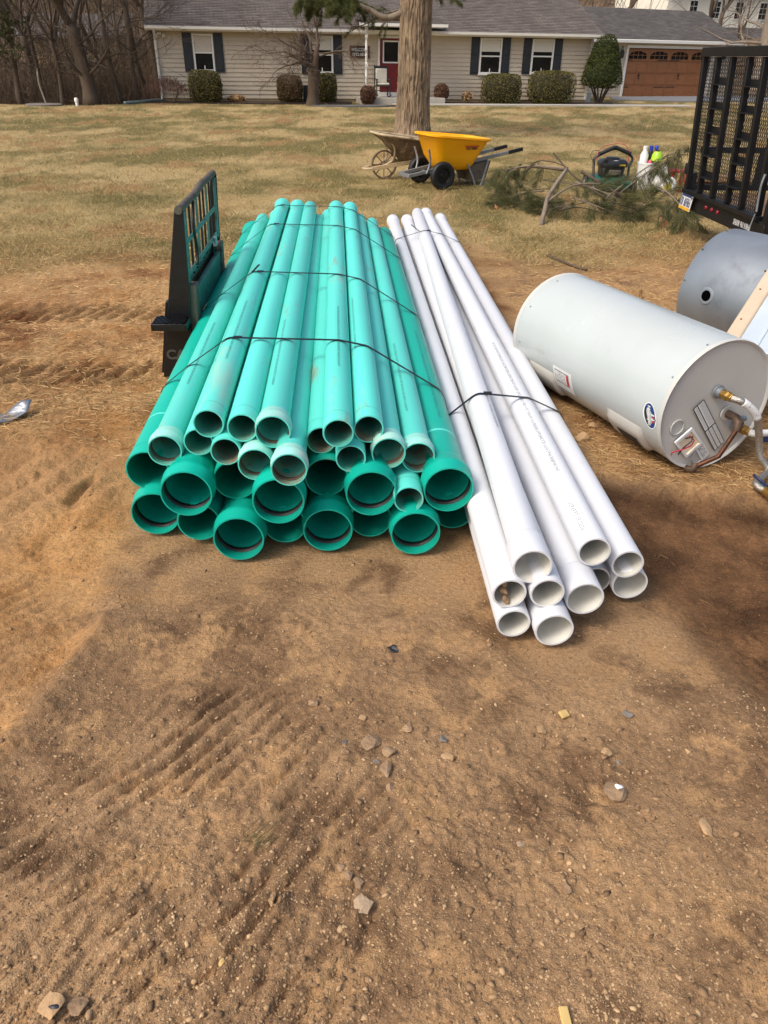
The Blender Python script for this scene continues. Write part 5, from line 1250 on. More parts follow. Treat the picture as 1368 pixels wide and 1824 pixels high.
# clipped shrubs: dark inner mass plus thousands of small leaves
def shrub(name, label, cat, c, shape, nleaf, size, m, h, group=None, stems=None, core='shrub_core'):
    c = Vector(c); t_ = thing(name, label, cat, tuple(c), group)
    rng = NR; th = rng.random(nleaf)*2*np.pi; ph = np.arccos(1-2*rng.random(nleaf)); dirs = np.stack([np.sin(ph)*np.cos(th), np.sin(ph)*np.sin(th), np.cos(ph)], 1)
    rad = shape(dirs); lump = 1+.09*(fbm(dirs[:, 0]*3+c.x*3, dirs[:, 1]*3+dirs[:, 2]*4, 3, 7)-.5)*2
    depth_ = 1-.16*rng.random(nleaf)**2+.09*(rng.random(nleaf) > .95)*rng.random(nleaf)
    P = np.array(c)+np.array([0, 0, h/2])+dirs*(rad*lump*depth_)[:, None]
    keep = P[:, 2] > c.z+.02; P = P[keep]
    Nn = unit(rng.normal(size=(len(P), 3))+dirs[keep]*.8)
    Vv, Ff, tt = leaf_quads(P, Nn, size); mesh_np('foliage', Vv, Ff, m, t_, col=tt)
    mb = MB(); rings = []
    for i in range(1, 10):
        p_ = math.pi*i/10; d_ = np.array([[math.sin(p_)*math.cos(a), math.sin(p_)*math.sin(a), math.cos(p_)] for a in np.linspace(0, 2*np.pi, 20, endpoint=False)])
        rr = shape(d_)*.86; q = np.array(c)+np.array([0, 0, h/2])+d_*rr[:, None]; q[:, 2] = np.maximum(q[:, 2], c.z+.03); rings.append([Vector(x) for x in q])
    obj('inner_twigs', loft(mb, rings, True, True), core, t_, smooth=3)
    if stems: obj('stems', tube_np(stems), 'bark_brown', t_)
    return t_
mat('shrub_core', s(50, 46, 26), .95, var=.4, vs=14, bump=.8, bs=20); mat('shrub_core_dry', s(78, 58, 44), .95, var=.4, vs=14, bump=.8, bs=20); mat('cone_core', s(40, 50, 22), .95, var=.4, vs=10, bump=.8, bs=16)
def boxy(w_, d_, h_, e=4.5):
    return lambda D: 1/((np.abs(D[:, 0])/(w_/2))**e+(np.abs(D[:, 1])/(d_/2))**e+(np.abs(D[:, 2])/(h_/2))**e)**(1/e)
gS = 'clipped bushes along the house front'
for (u, w_, wd_, h_, m, cr, lab, n) in (
    (1.75, -.95, 1.20, 1.08, 'boxwood', 'shrub_core', 'clipped square bush under the leftmost house window', 5200),
    (4.98, -.85, .98, .95, 'boxwood_bronze', 'shrub_core_dry', 'bronze clipped bush left of the bare tree by house', 3800),
    (6.38, -.75, .95, 1.02, 'boxwood', 'shrub_core', 'clipped green bush partly behind the bare tree trunk', 3800),
    (13.68, -.95, 1.60, 1.06, 'boxwood', 'shrub_core', 'wide clipped bush under the first window right of big tree', 6000),
    (15.85, -.95, 1.86, 1.18, 'boxwood', 'shrub_core', 'widest clipped bush, under the rightmost house window', 7000)):
    shrub('clipped_bush', lab, 'bush', fr.P(u, w_, .02), boxy(wd_, wd_*.85, h_), n, .055, m, h_, gS, core=cr)
shrub('dry_shrub', 'small brown bare shrub at the foot of the porch post', 'shrub', fr.P(8.0, -1.45, .0), boxy(.62, .55, .66, 2.6), 2000, .05, 'dry_shrub', .66, core='shrub_core_dry')
shrub('dry_shrub', 'small brown round shrub just right of the big tree', 'shrub', fr.P(11.2, -.7, .1), boxy(.6, .55, .62, 2.4), 2000, .05, 'dry_shrub', .62, core='shrub_core_dry')
shrub('dry_grass_tuft', 'low dry grass clump in the mulch right of first bush', 'shrub', fr.P(2.9, -.9, .02), boxy(.9, .4, .26, 2.2), 900, .06, 'straw', .26, core='shrub_core_dry')
shrub('dry_grass_tuft', 'sparse dry tuft in the mulch left of wide bush', 'shrub', fr.P(12.3, -.7, .05), boxy(.5, .35, .4, 2.0), 260, .06, 'straw', .4, core='shrub_core_dry')
# cone-shaped evergreen on several stems
cc = Vector((8.98, 36.7, .0)); crng = random.Random(5)
def cone_shape(D):
    # rounded cone 2.5 m tall about its centre
    t = np.linspace(.02, 3, 90)[None, :]; z = D[:, 2:3]*t; r = np.hypot(D[:, 0:1], D[:, 1:2])*t
    zz = np.clip((z+1.0)/2.0, 0, 1); rad = np.interp(zz, [0, .03, .1, .22, .5, .75, .9, .97, 1.0], [.3, .66, .84, .85, .70, .52, .40, .26, .02])
    ins = (np.abs(z) < 1.0) & (r < rad); return t[0, np.maximum(ins.cumprod(1).sum(1)-1, 0)]
st = []
for k in range(6):
    a = k*1.05; b0 = cc+Vector((.08*math.cos(a), .08*math.sin(a), -.02)); st.append(([b0, b0+Vector((.15*math.cos(a), .15*math.sin(a), .35)), b0+Vector((.42*math.cos(a), .42*math.sin(a), .85))], [.05, .04, .025], 6))
cn = shrub('cone_evergreen', 'dark green cone-shaped evergreen at the corner of the garage', 'tree', cc, cone_shape, 13000, .055, 'yew_green', 3.16, core='cone_core', stems=st)
# weeping red maple at the house corner
mp_ = fr.P(.55, -1.2, .02); mr = random.Random(2); t_ = thing('weeping_maple', 'low reddish weeping shrub at the left corner of the house', 'shrub', tuple(mp_))
out_ = []; grow(mr, mp_, (0, 0, 1), .5, .035, 2, out_, .9, .0, .7, (3, 4)); obj('trunk', tube_np(out_), 'bark_brown', t_)
n = 1500; a = NR.random(n)*2*np.pi; q = np.sqrt(NR.random(n)); P = np.stack([mp_.x-.3+.85*q*np.cos(a), mp_.y+.8*q*np.sin(a), mp_.z+.82-.38*q**2+NR.normal(size=n)*.06], 1)
D = NR.normal(size=(n, 3))*.10; D[:, 2] = -np.abs(D[:, 2])*2.2-.03
Vv, Ff, tt = blades(P, D, np.full(n, .011)); mesh_np('weeping_twigs', Vv, Ff, 'maple_twigs', t_, col=tt)

# ------------------------------------------------------------------ the big pine in the lawn
tb = Vector((.54, 19.75, 0)); t_ = thing('pine_tree', 'tall pine with a thick furrowed trunk in the middle of the lawn', 'tree', tuple(tb))
nz, na = 300, 260; zz = np.concatenate([np.linspace(-.1, 3.2, 262), np.linspace(3.25, 7.5, 38)]); aa = np.linspace(0, 2*np.pi, na, endpoint=False); Zg, Ag = np.meshgrid(zz, aa, indexing='ij')
rad = .385*(1-.035*Zg)+.16*np.exp(-np.maximum(Zg+.1, 0)/.14)*(.55+.45*np.cos(Ag*5+1))+.04*np.exp(-Zg/.5)
un = Ag*rad.mean(); sw_ = (fbm(Ag*3, Zg*1.3, 3, 65)-.5)*.9; fur = fbm((Ag*.42+sw_*.10)*24, Zg*1.5+Ag*0, 2, 61); pl_ = fbm(Ag*16, Zg*7, 3, 62)
rad = rad-.034*sst(.30, .0, np.abs(fur-.5)*2)+.026*(pl_-.5)
xx = tb.x+.035*(1-np.exp(-Zg/1.5))*0+.006*Zg+rad*np.cos(Ag); yy = tb.y+rad*np.sin(Ag)
Vt = np.stack([xx, yy, Zg], -1).reshape(-1, 3); ii = np.arange(nz*na).reshape(nz, na); jj = np.roll(ii, -1, 1)
Ft = np.stack([ii[:-1], jj[:-1], jj[1:], ii[1:]], -1).reshape(-1, 4)
mat('pine_bark', s(142, 122, 98), .92, var=.3, vs=7, bump=.9, bs=22, stretch=(1, 1, .3), dirt=(s(86, 70, 56), .5, .66, 9), dirt2=(s(176, 158, 124), .6, .74, 5))
mesh_np('trunk', Vt, Ft, 'pine_bark', t_, smooth=1)
def needle_cloud(P, D, n, ln, wd, spread, droop=0.0, rng=NR):
    """tufts: n needles round each (P, D)"""
    k = len(P); Pn = np.repeat(P, n, 0)+rng.normal(size=(k*n, 3))*.015; Dn = unit(np.repeat(unit(D), n, 0)+rng.normal(size=(k*n, 3))*spread); Dn[:, 2] -= droop; L = ln*(.6+.6*rng.random(k*n))
    return blades(Pn, unit(Dn)*L[:, None], np.full(k*n, wd))
def bough(rng, p0, p1, r0, parent, nside=10, sidelen=.5, needles=26, ln=.16, wd=.006, hang=-.25, m='pine_needles', bark='bark_grey', bend=.1, spread=.35):
    p0 = Vector(p0); p1 = Vector(p1); L = (p1-p0).length; mid = (p0+p1)*.5+Vector((rng.uniform(-1, 1), rng.uniform(-1, 1), rng.uniform(0, 1)))*L*bend
    main = spline([p0, mid, p1], 8); paths = [(main, [r0*(1-.75*i/(len(main)-1)) for i in range(len(main))], 6)]; tp, td = [], []
    for k in range(nside):
        t = .25+.75*k/nside; q = main[int(t*(len(main)-1))]; d = (main[-1]-main[0]).normalized()
        sd_ = Vector((rng.gauss(0, 1), rng.gauss(0, 1), rng.gauss(0, .5))); sd_ = (sd_-d*sd_.dot(d)).normalized(); dr = (d*.6+sd_+Vector((0, 0, hang))).normalized(); l = sidelen*rng.uniform(.5, 1.1)*(1.1-.5*t)
        pts = [q, q+dr*l*.5+Vector((0, 0, .02)), q+dr*l+Vector((0, 0, hang*l*.35))]; paths.append((pts, [r0*.3, r0*.2, r0*.1], 4))
        for f in (.35, .55, .75, .9, 1.0):
            w_ = pts[0].lerp(pts[1], f*2) if f < .5 else pts[1].lerp(pts[2], f*2-1); tp.append(w_); td.append(dr+Vector((0, 0, hang)))
    for f in (.7, .8, .9, 1.0): tp.append(main[int(f*(len(main)-1))]); td.append((p1-p0).normalized())
    obj('branch', tube_np(paths), bark, parent)
    Vv, Ff, tt = needle_cloud(np.array([tuple(x) for x in tp]), np.array([tuple(x) for x in td]), needles, ln, wd, spread, .15); mesh_np('needles', Vv, Ff, m, parent, col=tt)
pr = random.Random(21)
limb = spline([tb+Vector((-.30, 0, 2.42)), tb+Vector((-.55, -.02, 2.33)), tb+Vector((-.75, -.1, 2.34)), tb+Vector((-1.0, -.1, 2.46)), tb+Vector((-1.5, -.2, 2.62)), tb+Vector((-2.3, -.2, 2.9))], 6)
obj('limb', MB().tube(limb, [.075-.04*i/len(limb) for i in range(len(limb))], 10), 'bark_grey', t_, smooth=3)
for (d0, d1, nn_) in (((-1.4, -.2, 2.62), (-2.3, -.1, 2.38), 12), ((-1.5, -.2, 2.7), (-1.6, -.6, 2.42), 10), ((-2.0, -.2, 2.85), (-2.6, -.3, 2.52), 10), ((-1.2, -.1, 2.6), (-1.35, .4, 2.45), 8), ((-1.9, -.2, 2.95), (-1.4, -.5, 2.62), 12), ((-1.0, -.1, 2.8), (-1.9, -.4, 2.56), 12), ((-2.2, -.2, 3.0), (-1.7, .3, 2.5), 12)):
    bough(pr, tb+Vector(d0), tb+Vector(d1), .016, t_, nn_+6, .42, 60, .13, .006, -.05, 'pine_needles_high', spread=.75)
for (d0, d1) in (((.3, .1, 2.9), (.9, -.2, 2.62)), ((-.3, .1, 2.5), (-1.0, .5, 2.3)), ((-.3, .1, 2.3), (-1.5, .4, 2.05))):
    bough(pr, tb+Vector(d0), tb+Vector(d1), .022, t_, 9, .4, 12 if d0[2] < 2.6 else 26, .15, .007, -.05, 'pine_needles_high')
for k in range(16):
    a = pr.uniform(0, 2*math.pi); z = pr.uniform(4.2, 7.4); l = pr.uniform(1.6, 3.2); p0 = tb+Vector((.3*math.cos(a), .3*math.sin(a), z))
    bough(pr, p0, p0+Vector((l*math.cos(a), l*math.sin(a), pr.uniform(-.2, .5))), .05, t_, 12, .9, 20, .2, .02, -.05, 'pine_needles_high')

# bare ornamental tree before the house
cb = Vector((-2.93, 32.45, gz(-2.93, 32.45)-.03)); cr_ = random.Random(11)
t_ = thing('bare_tree', 'bare twiggy ornamental tree standing before the house', 'tree', tuple(cb))
tr_pts = [cb, cb+Vector((.02, 0, .35)), cb+Vector((.05, 0, .8)), cb+Vector((.10, 0, 1.22))]
obj('trunk', MB().tube(spline(tr_pts, 5), [.30-.085*min(1, i/5)+(.0 if i < 11 else .03*(i-11)/4) for i in range(16)], 14), 'bark_brown', t_, smooth=3)
out_ = []; fk = tr_pts[-1]
for (dx, dy, dz, L, r) in ((.45, -.1, .85, .95, .13), (-.35, .1, 1.0, .9, .07), (-.12, -.25, 1.0, .9, .085), (.2, .3, 1.0, 1.0, .07)):
    grow(cr_, fk-Vector((0, 0, .1)), (dx, dy, dz), L, r, 4, out_, .62, -.02, .62, (2, 3), .0045, 7, .45, .2)
for (dx, dz, z0) in ((-1, .12, 1.45), (-1, .3, 1.7), (.9, .15, 1.6), (-.9, -.05, 1.55), (.8, -.1, 1.75)):
    grow(cr_, cb+Vector((.05, 0, z0)), (dx, cr_.uniform(-.4, .2), dz), 1.35, .03, 4, out_, .55, -.05, .65, (1, 2), .0042, 5, .55, .2)
obj('crown', tube_np(out_), 'twigs', t_, smooth=3)

# ------------------------------------------------------------------ the wood at the left
def wood_tree(label, x, y, dia, lean_, H, fork, seed, m='bark_brown', stems=1, group='bare trees at the edge of the wood', depth=3, sp=.45):
    rng = random.Random(seed); b = Vector((x, y, gz(x, y)-.1)); t_ = thing('bare_tree', label, 'tree', tuple(b), group)
    out_ = []; r = dia/2; n = 8; pts = [b]; d = Vector((lean_[0], lean_[1], 1)).normalized()
    for i in range(n): d = (d+Vector((rng.gauss(0, .05), rng.gauss(0, .05), .04))).normalized(); pts.append(pts[-1]+d*fork/n)
    rs = [r*(1.35-.35*min(1, i/2)) if i < 2 else r*(1-.2*i/n) for i in range(n+1)]
    obj('trunk', MB().tube(pts, rs, 10), m, t_, smooth=3)
    for k in range(rng.randint(3, 4) if depth else 0):
        a = rng.uniform(0, 6.28); grow(rng, pts[-1]-d*.15, d+Vector((math.cos(a), math.sin(a), 0))*sp, (H-fork)*.42, rs[-1]*rng.uniform(.45, .7), depth, out_, .45, .1, .6, (2, 2), .008, 6, .45, .12)
    for k in range(rng.randint(4, 7) if depth else 0):
        i = rng.randint(3, n-1); a = rng.uniform(0, 6.28); grow(rng, pts[i], (math.cos(a), math.sin(a), .35), fork*.35+.5, rs[i]*.25, 2, out_, .5, .05, .5, (2, 2), .006, 5, .6, .18)
    if out_: obj('branches', tube_np(out_), m, t_, smooth=3)
    else: obj('broken_tip', MB().tube([pts[-1], pts[-1]+d*.06, pts[-1]+d*.1+Vector((.03, 0, 0))], [rs[-1]*1.02, rs[-1]*.7, rs[-1]*.2], 7), 'bark_grey', t_)
for a in (
 ('thick dark tree with several stems at the lawn edge left of house', -10.95, 31.2, .50, (-.12, 0), 10, 2.6, 1),
 ('slender forked tree left of the thick dark one', -12.05, 31.3, .17, (-.06, 0), 8, 2.2, 2),
 ('curved slim tree just right of the thick dark one', -10.2, 32.3, .20, (-.22, .1), 9, 3.2, 3),
 ('leaning tree second from the house corner', -9.75, 32.9, .22, (-.05, 0), 9, 3.6, 4),
 ('slim dark tree close beside the leaning one', -9.5, 33.6, .16, (-.12, 0), 9, 3.3, 5),
 ('tree closest to the left corner of the house', -9.45, 35.4, .26, (-.10, 0), 9, 3.4, 6),
 ('tree behind the house corner with crossing stems', -10.0, 37.5, .24, (-.16, 0), 10, 3.0, 7),
 ('leaning grey trunk at the far left edge', -13.7, 31.5, .20, (-.12, 0), 8, 3.0, 8),
 ('thin pale trunk near the left edge', -13.0, 32.2, .13, (-.14, 0), 7, 3.0, 9),
 ('mid-distance tree between the two slender ones', -12.6, 36.0, .28, (.02, 0), 10, 3.0, 10),
 ('tree in the wood behind the thick dark one', -11.9, 38.5, .26, (.06, 0), 10, 3.6, 12),
 ('tall tree deep in the wood at left', -15.8, 38.0, .30, (0, 0), 11, 3.4, 13),
 ('twin-stemmed tree deep in the wood', -14.2, 42.0, .26, (.05, 0), 11, 2.6, 14),
 ('tree deep in the wood near the house gable', -12.2, 44.5, .30, (-.03, 0), 11, 3.6, 15),
 ('tree at the back of the wood', -17.5, 46.0, .32, (.03, 0), 11, 3.2, 16),
 ('far tree beyond the slate roofed building', -20.5, 50, .34, (0, 0), 12, 3.4, 17)): wood_tree(*a)
wood_tree('short broken birch stump leaning at the lawn edge', -12.35, 30.6, .075, (-.28, 0), 1.6, 1.15, 30, 'bark_birch', depth=0)
wood_tree('thick ivy-grey trunk at the upper right edge behind trailer', 19.3, 45.4, .85, (.10, 0), 12, 5.0, 18, 'bark_grey', group='bare trees behind the garage')
wood_tree('slim multi-stemmed tree beside the garage corner', 19.2, 49.5, .22, (.2, 0), 9, 2.0, 19, group='bare trees behind the garage')
wood_tree('bare tree behind the garage roof', 14.5, 56, .40, (0, 0), 12, 4.5, 20, group='bare trees behind the garage')
wood_tree('slanting bare tree behind the garage ridge', 19.5, 58, .42, (.15, 0), 12, 4.2, 22, group='bare trees behind the garage')
wood_tree('far bare tree above the right half of roof', 10.5, 60, .36, (.1, 0), 12, 4.2, 23, group='bare trees behind the garage')
wood_tree('bare tree before the white house', 24.0, 66, .35, (.05, 0), 12, 4.0, 24, group='bare trees behind the garage')
# undergrowth: a mass of thin stems nobody could count
def stems_mass(name, label, x0, x1, y0, y1, n, hmin, hmax, wmin, wmax, m, zoff=0.0):
    x = NR.uniform(x0, x1, n); y_ = NR.uniform(y0, y1, n); z = ground_h(x, y_); P = np.stack([x, y_, z], 1); segs_V, segs_F, tt = [], [], []; off = 0
    D = unit(np.stack([NR.normal(size=n)*.28, NR.normal(size=n)*.28, np.ones(n)], 1)); L = NR.uniform(hmin, hmax, n); W = NR.uniform(wmin, wmax, n); tint = NR.random(n)
    lv = 4; q = P.copy(); prev = None; rings = []
    ang = np.array([0, 2.09, 4.19])
    for k in range(lv+1):
        w_ = W*(1-.75*k/lv); rings.append(np.stack([q+np.stack([np.cos(a)*w_, np.sin(a)*w_, 0*w_], 1) for a in ang], 1))
        q = q+D*(L/lv)[:, None]; D = unit(D+NR.normal(size=(n, 3))*.16)
    Vv = np.stack(rings, 1).reshape(-1, 3); base = np.arange(n)[:, None]*(3*(lv+1)); F_ = []
    for k in range(lv):
        for i in range(3):
            j = (i+1) % 3; F_.append(np.concatenate([base+k*3+i, base+k*3+j, base+(k+1)*3+j, base+(k+1)*3+i], 1))
    F_ = np.concatenate(F_); o = mesh_np(name, Vv, F_, m, col=np.repeat(tint, 3*(lv+1))); return tag(o, label, kind='stuff')
leaf_mat('brush', s(60, 49, 40), s(124, 104, 82), .8, transl=0)
stems_mass('undergrowth', 'tangled grey-brown undergrowth filling the wood', -21, -9.6, 31.6, 46, 6500, .6, 2.6, .005, .014, 'brush')
stems_mass('undergrowth', 'thin saplings on the far hillside', -45, 16, 50, 100, 4600, 2.5, 8, .012, .045, 'brush')
n = 20000; x = NR.uniform(-20, -9.3, n); y_ = NR.uniform(30.9, 40, n); P = np.stack([x, y_, ground_h(x, y_)+NR.random(n)**1.5*1.9], 1); D = NR.normal(size=(n, 3))*.28; D[:, 2] = np.abs(D[:, 2])*.9
k_ = m_wood(x, y_) > .4; Vv, Ff, tt = blades(P[k_], D[k_], np.full(k_.sum(), .009)); tag(mesh_np('brambles', Vv, Ff, 'brush', col=tt), 'brown brambles along the edge of the wood', kind='stuff')
# pine bough hanging in at the far left, concrete lid and white cap on the lawn
t_ = thing('pine_tree', 'dark green pine at the far left edge of the wood', 'tree', (-14.6, 31.3, 0)); b = Vector((-14.6, 31.3, -.2))
obj('trunk', MB().tube([b, b+Vector((.05, 0, 2)), b+Vector((.05, 0, 5.5))], [.12, .10, .05], 8), 'bark_brown', t_)
for k in range(16):
    z = 1.7+.2*k; a = pr.uniform(-1.2, 1.2); l = pr.uniform(1.0, 1.7); p0 = b+Vector((.05, 0, z)); bough(pr, p0, p0+Vector((l*math.cos(a), l*math.sin(a)*.7-.1, .15)), .025, t_, 9, .45, 22, .15, .014, -.05, 'pine_needles')
o = obj('concrete_lid', MB().lathe([(.0001, 0), (.58, 0), (.62, .01), (.62, .06), (.58, .075), (.0001, .075)], (-12.2, 29.9, gz(-12.2, 29.9)-.01), (0, 0, 1), 30), 'stone_grey'); tag(o, 'flat round concrete lid at the left edge of lawn', 'lid')
c = Vector((-11.1, 30.1, gz(-11.1, 30.1))); t_ = thing('vent_cap', 'small white pipe cap poking out of the lawn edge', 'cap', tuple(c))
obj('pipe', MB().lathe([(.055, -.05), (.055, .16)], c, (0, 0, 1), 16), 'trim_white', t_); obj('cap', MB().lathe([(.07, .14), (.07, .22), (.05, .25), (.0001, .26)], c, (0, 0, 1), 16), 'trim_white', t_)

# ------------------------------------------------------------------ cut pine branches on the lawn
gP = 'cut branches heaped on the lawn'
def gzv(x, y_, dz): return (x, y_, gz(x, y_)+dz)
t_ = thing('cut_limb', 'thick grey forked limb propped up at the front of branch heap', 'branch', gzv(1.70, 8.76, 0), gP)
obj('stem', MB().tube(spline([gzv(1.70, 8.76, -.01), (1.76, 8.95, .12), (1.83, 9.2, .22), (1.93, 9.35, .33), (2.09, 9.6, .47)], 5), [.028-.0004*i for i in range(21)], 10), 'bark_grey', t_, smooth=3)
obj('fork', MB().tube(spline([(1.80, 9.1, .17), (1.98, 9.25, .27), (2.2, 9.4, .33), (2.5, 9.5, .33)], 5), [.014-.0005*i for i in range(16)], 8), 'bark_grey', t_, smooth=3)
for (lab, p0, p1, r0, ns, sl_, nd, hang) in (
 ('pine bough at the left end of the heap, behind the yellow wheelbarrow', (2.10, 9.7, .46), (1.35, 10.2, .36), .016, 14, .34, 16, -.8),
 ('pine bough sweeping low to the left beside the wheelbarrow', (2.0, 10.0, .20), (1.32, 10.5, .03), .012, 16, .36, 24, -.15),
 ('long pine bough rising towards the trailer', (2.45, 9.25, .16), (3.62, 10.2, .66), .015, 12, .42, 18, -.95),
 ('pine bough rising beside the bucket', (2.6, 9.5, .12), (3.75, 10.35, .60), .013, 10, .36, 16, -.95),
 ('pine bough lying flat at the front of the heap', (2.2, 9.6, .16), (2.75, 8.95, .03), .014, 16, .42, 26, -.15),
 ('pine bough pressed low at the middle of the heap', (2.3, 10.0, .28), (2.95, 9.15, .06), .016, 16, .45, 24, -.2),
 ('pine bough drooping below the trailer licence plate', (3.05, 9.1, .36), (3.2, 8.35, .10), .012, 10, .36, 26, -.7),
 ('pine bough lying along the ground towards the trailer', (2.6, 9.3, .12), (3.6, 9.3, .06), .015, 16, .4, 24, -.15),
 ('pine bough at the back of heap before the mower', (2.0, 10.4, .25), (2.9, 10.8, .06), .014, 14, .4, 20, -.2),
 ('low pine bough spread before the thick grey limb', (2.35, 9.5, .12), (1.75, 9.3, .03), .011, 16, .36, 24, -.1),
 ('low pine bough between the grey limb and wheelbarrow', (1.95, 10.1, .16), (1.25, 9.95, .03), .011, 16, .36, 24, -.1),
 ('short pine bough under the middle of the heap', (2.2, 9.4, .08), (1.6, 9.75, .03), .012, 12, .36, 24, -.1)):
    t_ = thing('pine_bough', lab, 'branch', p0, gP); bough(pr, p0, p1, r0*.8, t_, ns, sl_, int(nd*.95), .2, .0040, hang, bend=.06, spread=.3)
gT = 'bare sticks in the branch heap'
for lab, pts, r0 in (('bare arched stick at the left of branch heap', [(1.62, 9.9, .30), (1.75, 9.9, .50), (1.95, 9.85, .52), (2.15, 9.8, .46)], .009),
 ('straight bare stick leaning across the branch heap', [(1.95, 9.8, .62), (2.2, 9.5, .38), (2.6, 9.2, .17), (2.95, 9.1, .10)], .011),
 ('thick brown stick lying across the middle of heap', [(2.36, 10.0, .40), (2.6, 9.6, .28), (2.85, 9.2, .14)], .02),
 ('pale curved stick low in the heap', [(1.95, 9.05, .10), (2.2, 9.15, .12), (2.5, 9.1, .06)], .009),
 ('long thin stick trailing left over the grass', [(2.1, 9.8, .43), (1.7, 10.0, .44), (1.4, 10.2, .38), (1.2, 10.4, .32)], .010)):
    tag(obj('stick', MB().tube(spline(pts, 6), [r0*(1-.5*i/(6*(len(pts)-1))) for i in range(6*(len(pts)-1)+1)], 6), 'bark_brown', smooth=3), lab, 'stick', gT)
pts = [gzv(1.49, 7.21, .012), gzv(1.58, 7.02, .015), gzv(1.66, 6.86, .012), gzv(1.74, 6.68, .012)]
tag(obj('stick', MB().tube(spline(pts, 5), .011, 6), 'bark_brown', smooth=3), 'lone dark stick on the bare ground above water heater', 'stick')
pts = [gzv(1.95, 5.75, .01), gzv(1.98, 5.9, .012), gzv(2.02, 6.0, .01)]
tag(obj('stick', MB().tube(spline(pts, 4), .010, 6), 'straw', smooth=3), 'short pale stick near the grey tank', 'stick')
# oak leaves
mat('oak_leaf', s(176, 120, 78), .8, var=.2, vs=20)
for x, y_, lab in ((3.0, 8.62, 'curled tan oak leaf before the trailer'), (1.30, 9.62, 'small orange leaf before the left boughs')):
    z = gz(x, y_)+(.05 if x > 2 else .025); n = 22; mb = MB(); pts = []
    for k in range(n):
        a = 2*math.pi*k/n; r_ = (.09 if x > 2 else .035)*(.75+.3*math.cos(5*a)); pts.append((x+r_*.6*math.cos(a), y_+r_*.4*math.sin(a), z+r_*.9*math.sin(a)+.02*math.cos(3*a)))
    mb.prism(pts, (0, .002, 0)); tag(obj('oak_leaf', mb, 'oak_leaf'), lab, 'leaf')

# ------------------------------------------------------------------ stones and litter in the foreground
def stone(x, y_, w_, h_, m, lab, seed, name='stone', cat='stone', flat=.6, rough=.22, embed=.25):
    rng = random.Random(seed); vs, fs = blob(rng, .5, (1, 1, 1), rough, 3); a = rng.uniform(0, 3.14); z = gz(x, y_); hz = min(w_, h_*1.2)*flat
    w_ *= .85; h_ *= .85; hz *= .8; V2 = [(x+(p[0]*w_*1.05), y_+p[1]*h_*1.35, z+hz*(.5-embed)+p[2]*hz) for p in vs]
    return tag(obj(name, MB().add(V2, fs), m, smooth=.4), lab, cat, 'loose stones on the dirt')
big = stone(.584, 1.234, .098, .056, 'stone', 'angular brown stone with a white splash of paint', 1, flat=.55)
mb = MB(); vs, fs = blob(random.Random(77), .012, (1.0, .8, .25), .5, 2); mb.add([(a+.585, b+1.222, c_+gz(.584, 1.234)+.038) for a, b, c_ in vs], fs); mat('paint_white', s(226, 226, 228), .6)
o = obj('paint_splash', mb, 'paint_white', big)
for i, (x, y_, w_, h_, m, lab) in enumerate((
 (-.029, .915, .048, .041, 'stone_pale', 'pale angular stone at the bottom centre of the dirt'),
 (-.613, .713, .053, .053, 'stone_tan', 'round tan stone with a black smear at lower left corner'),
 (-.567, .718, .047, .032, 'stone', 'brown flat stone beside the round tan one at lower left'),
 (-.024, 1.367, .065, .05, 'stone', 'largest brown stone of the cluster at the middle of the dirt'),
 (.018, 1.331, .053, .032, 'stone', 'flat brown stone right below the largest of the cluster'),
 (.015, 1.272, .04, .046, 'stone', 'brown stone in the middle of the stone cluster'),
 (.026, 1.221, .028, .031, 'stone', 'lowest brown stone of the middle cluster'),
 (-.052, 1.455, .031, .022, 'stone_tan', 'small tan stone at the top of the cluster'),
 (.073, 1.421, .039, .027, 'stone', 'brown stone to the upper right of the cluster'),
 (.164, 1.386, .03, .027, 'stone_grey', 'smooth bluish grey stone right of the cluster'),
 (.174, 1.328, .064, .026, 'stone_tan', 'long flat beige stone below the bluish grey one'),
 (.437, 1.433, .034, .027, 'stone_tan', 'tan stone just below the yellow chip'),
 (.589, 1.35, .038, .026, 'stone_tan', 'tan stone above the paint-splashed one'),
 (.62, 1.33, .02, .016, 'stone_grey', 'small grey stone above the paint-splashed one'),
 (.77, 1.13, .045, .053, 'stone_tan', 'half-buried tan stone right of the paint-splashed one'),
 (.326, 1.083, .026, .018, 'stone_pale', 'small near-white stone right of centre in the dirt'),
 (.413, .975, .025, .037, 'stone', 'upright brown stone right of the bottom centre'),
 (.686, 1.489, .041, .028, 'stone_grey', 'grey stone below the white pipe ends at right'),
 (-.308, .799, .016, .018, 'yellow_chip', 'tiny orange pebble near the lower left'),
 (-.227, .928, .022, .034, 'stone_tan', 'narrow tan stone left of the pale angular one'),
 (-.043, .968, .037, .029, 'stone', 'brown stone just above the pale angular one'),
 (-.068, .98, .025, .022, 'stone', 'small brown stone left of the one above the pale stone'),
 (-.082, 1.0, .02, .02, 'stone', 'smallest of the three brown stones above the pale one'),
 (-.01, 1.30, .024, .014, 'stone_grey', 'dark grey sliver beside the middle cluster'),
 (-.095, 1.37, .024, .016, 'stone_grey', 'dark grey pebble left of the largest cluster stone'),
 (-.188, 1.508, .038, .028, 'stone', 'brown lump in the dirt before the green pipes'))):
    stone(x, y_, w_, h_, m, lab, 100+i)
for i, (x, y_, w_, h_, lab) in enumerate(((.948, 3.26, .082, .07, 'larger round tan stone beside the water heater'), (1.035, 3.39, .074, .058, 'smaller round tan stone beside the water heater'))):
    stone(x, y_, w_, h_, 'stone_tan', lab, 200+i, flat=.75, rough=.12)
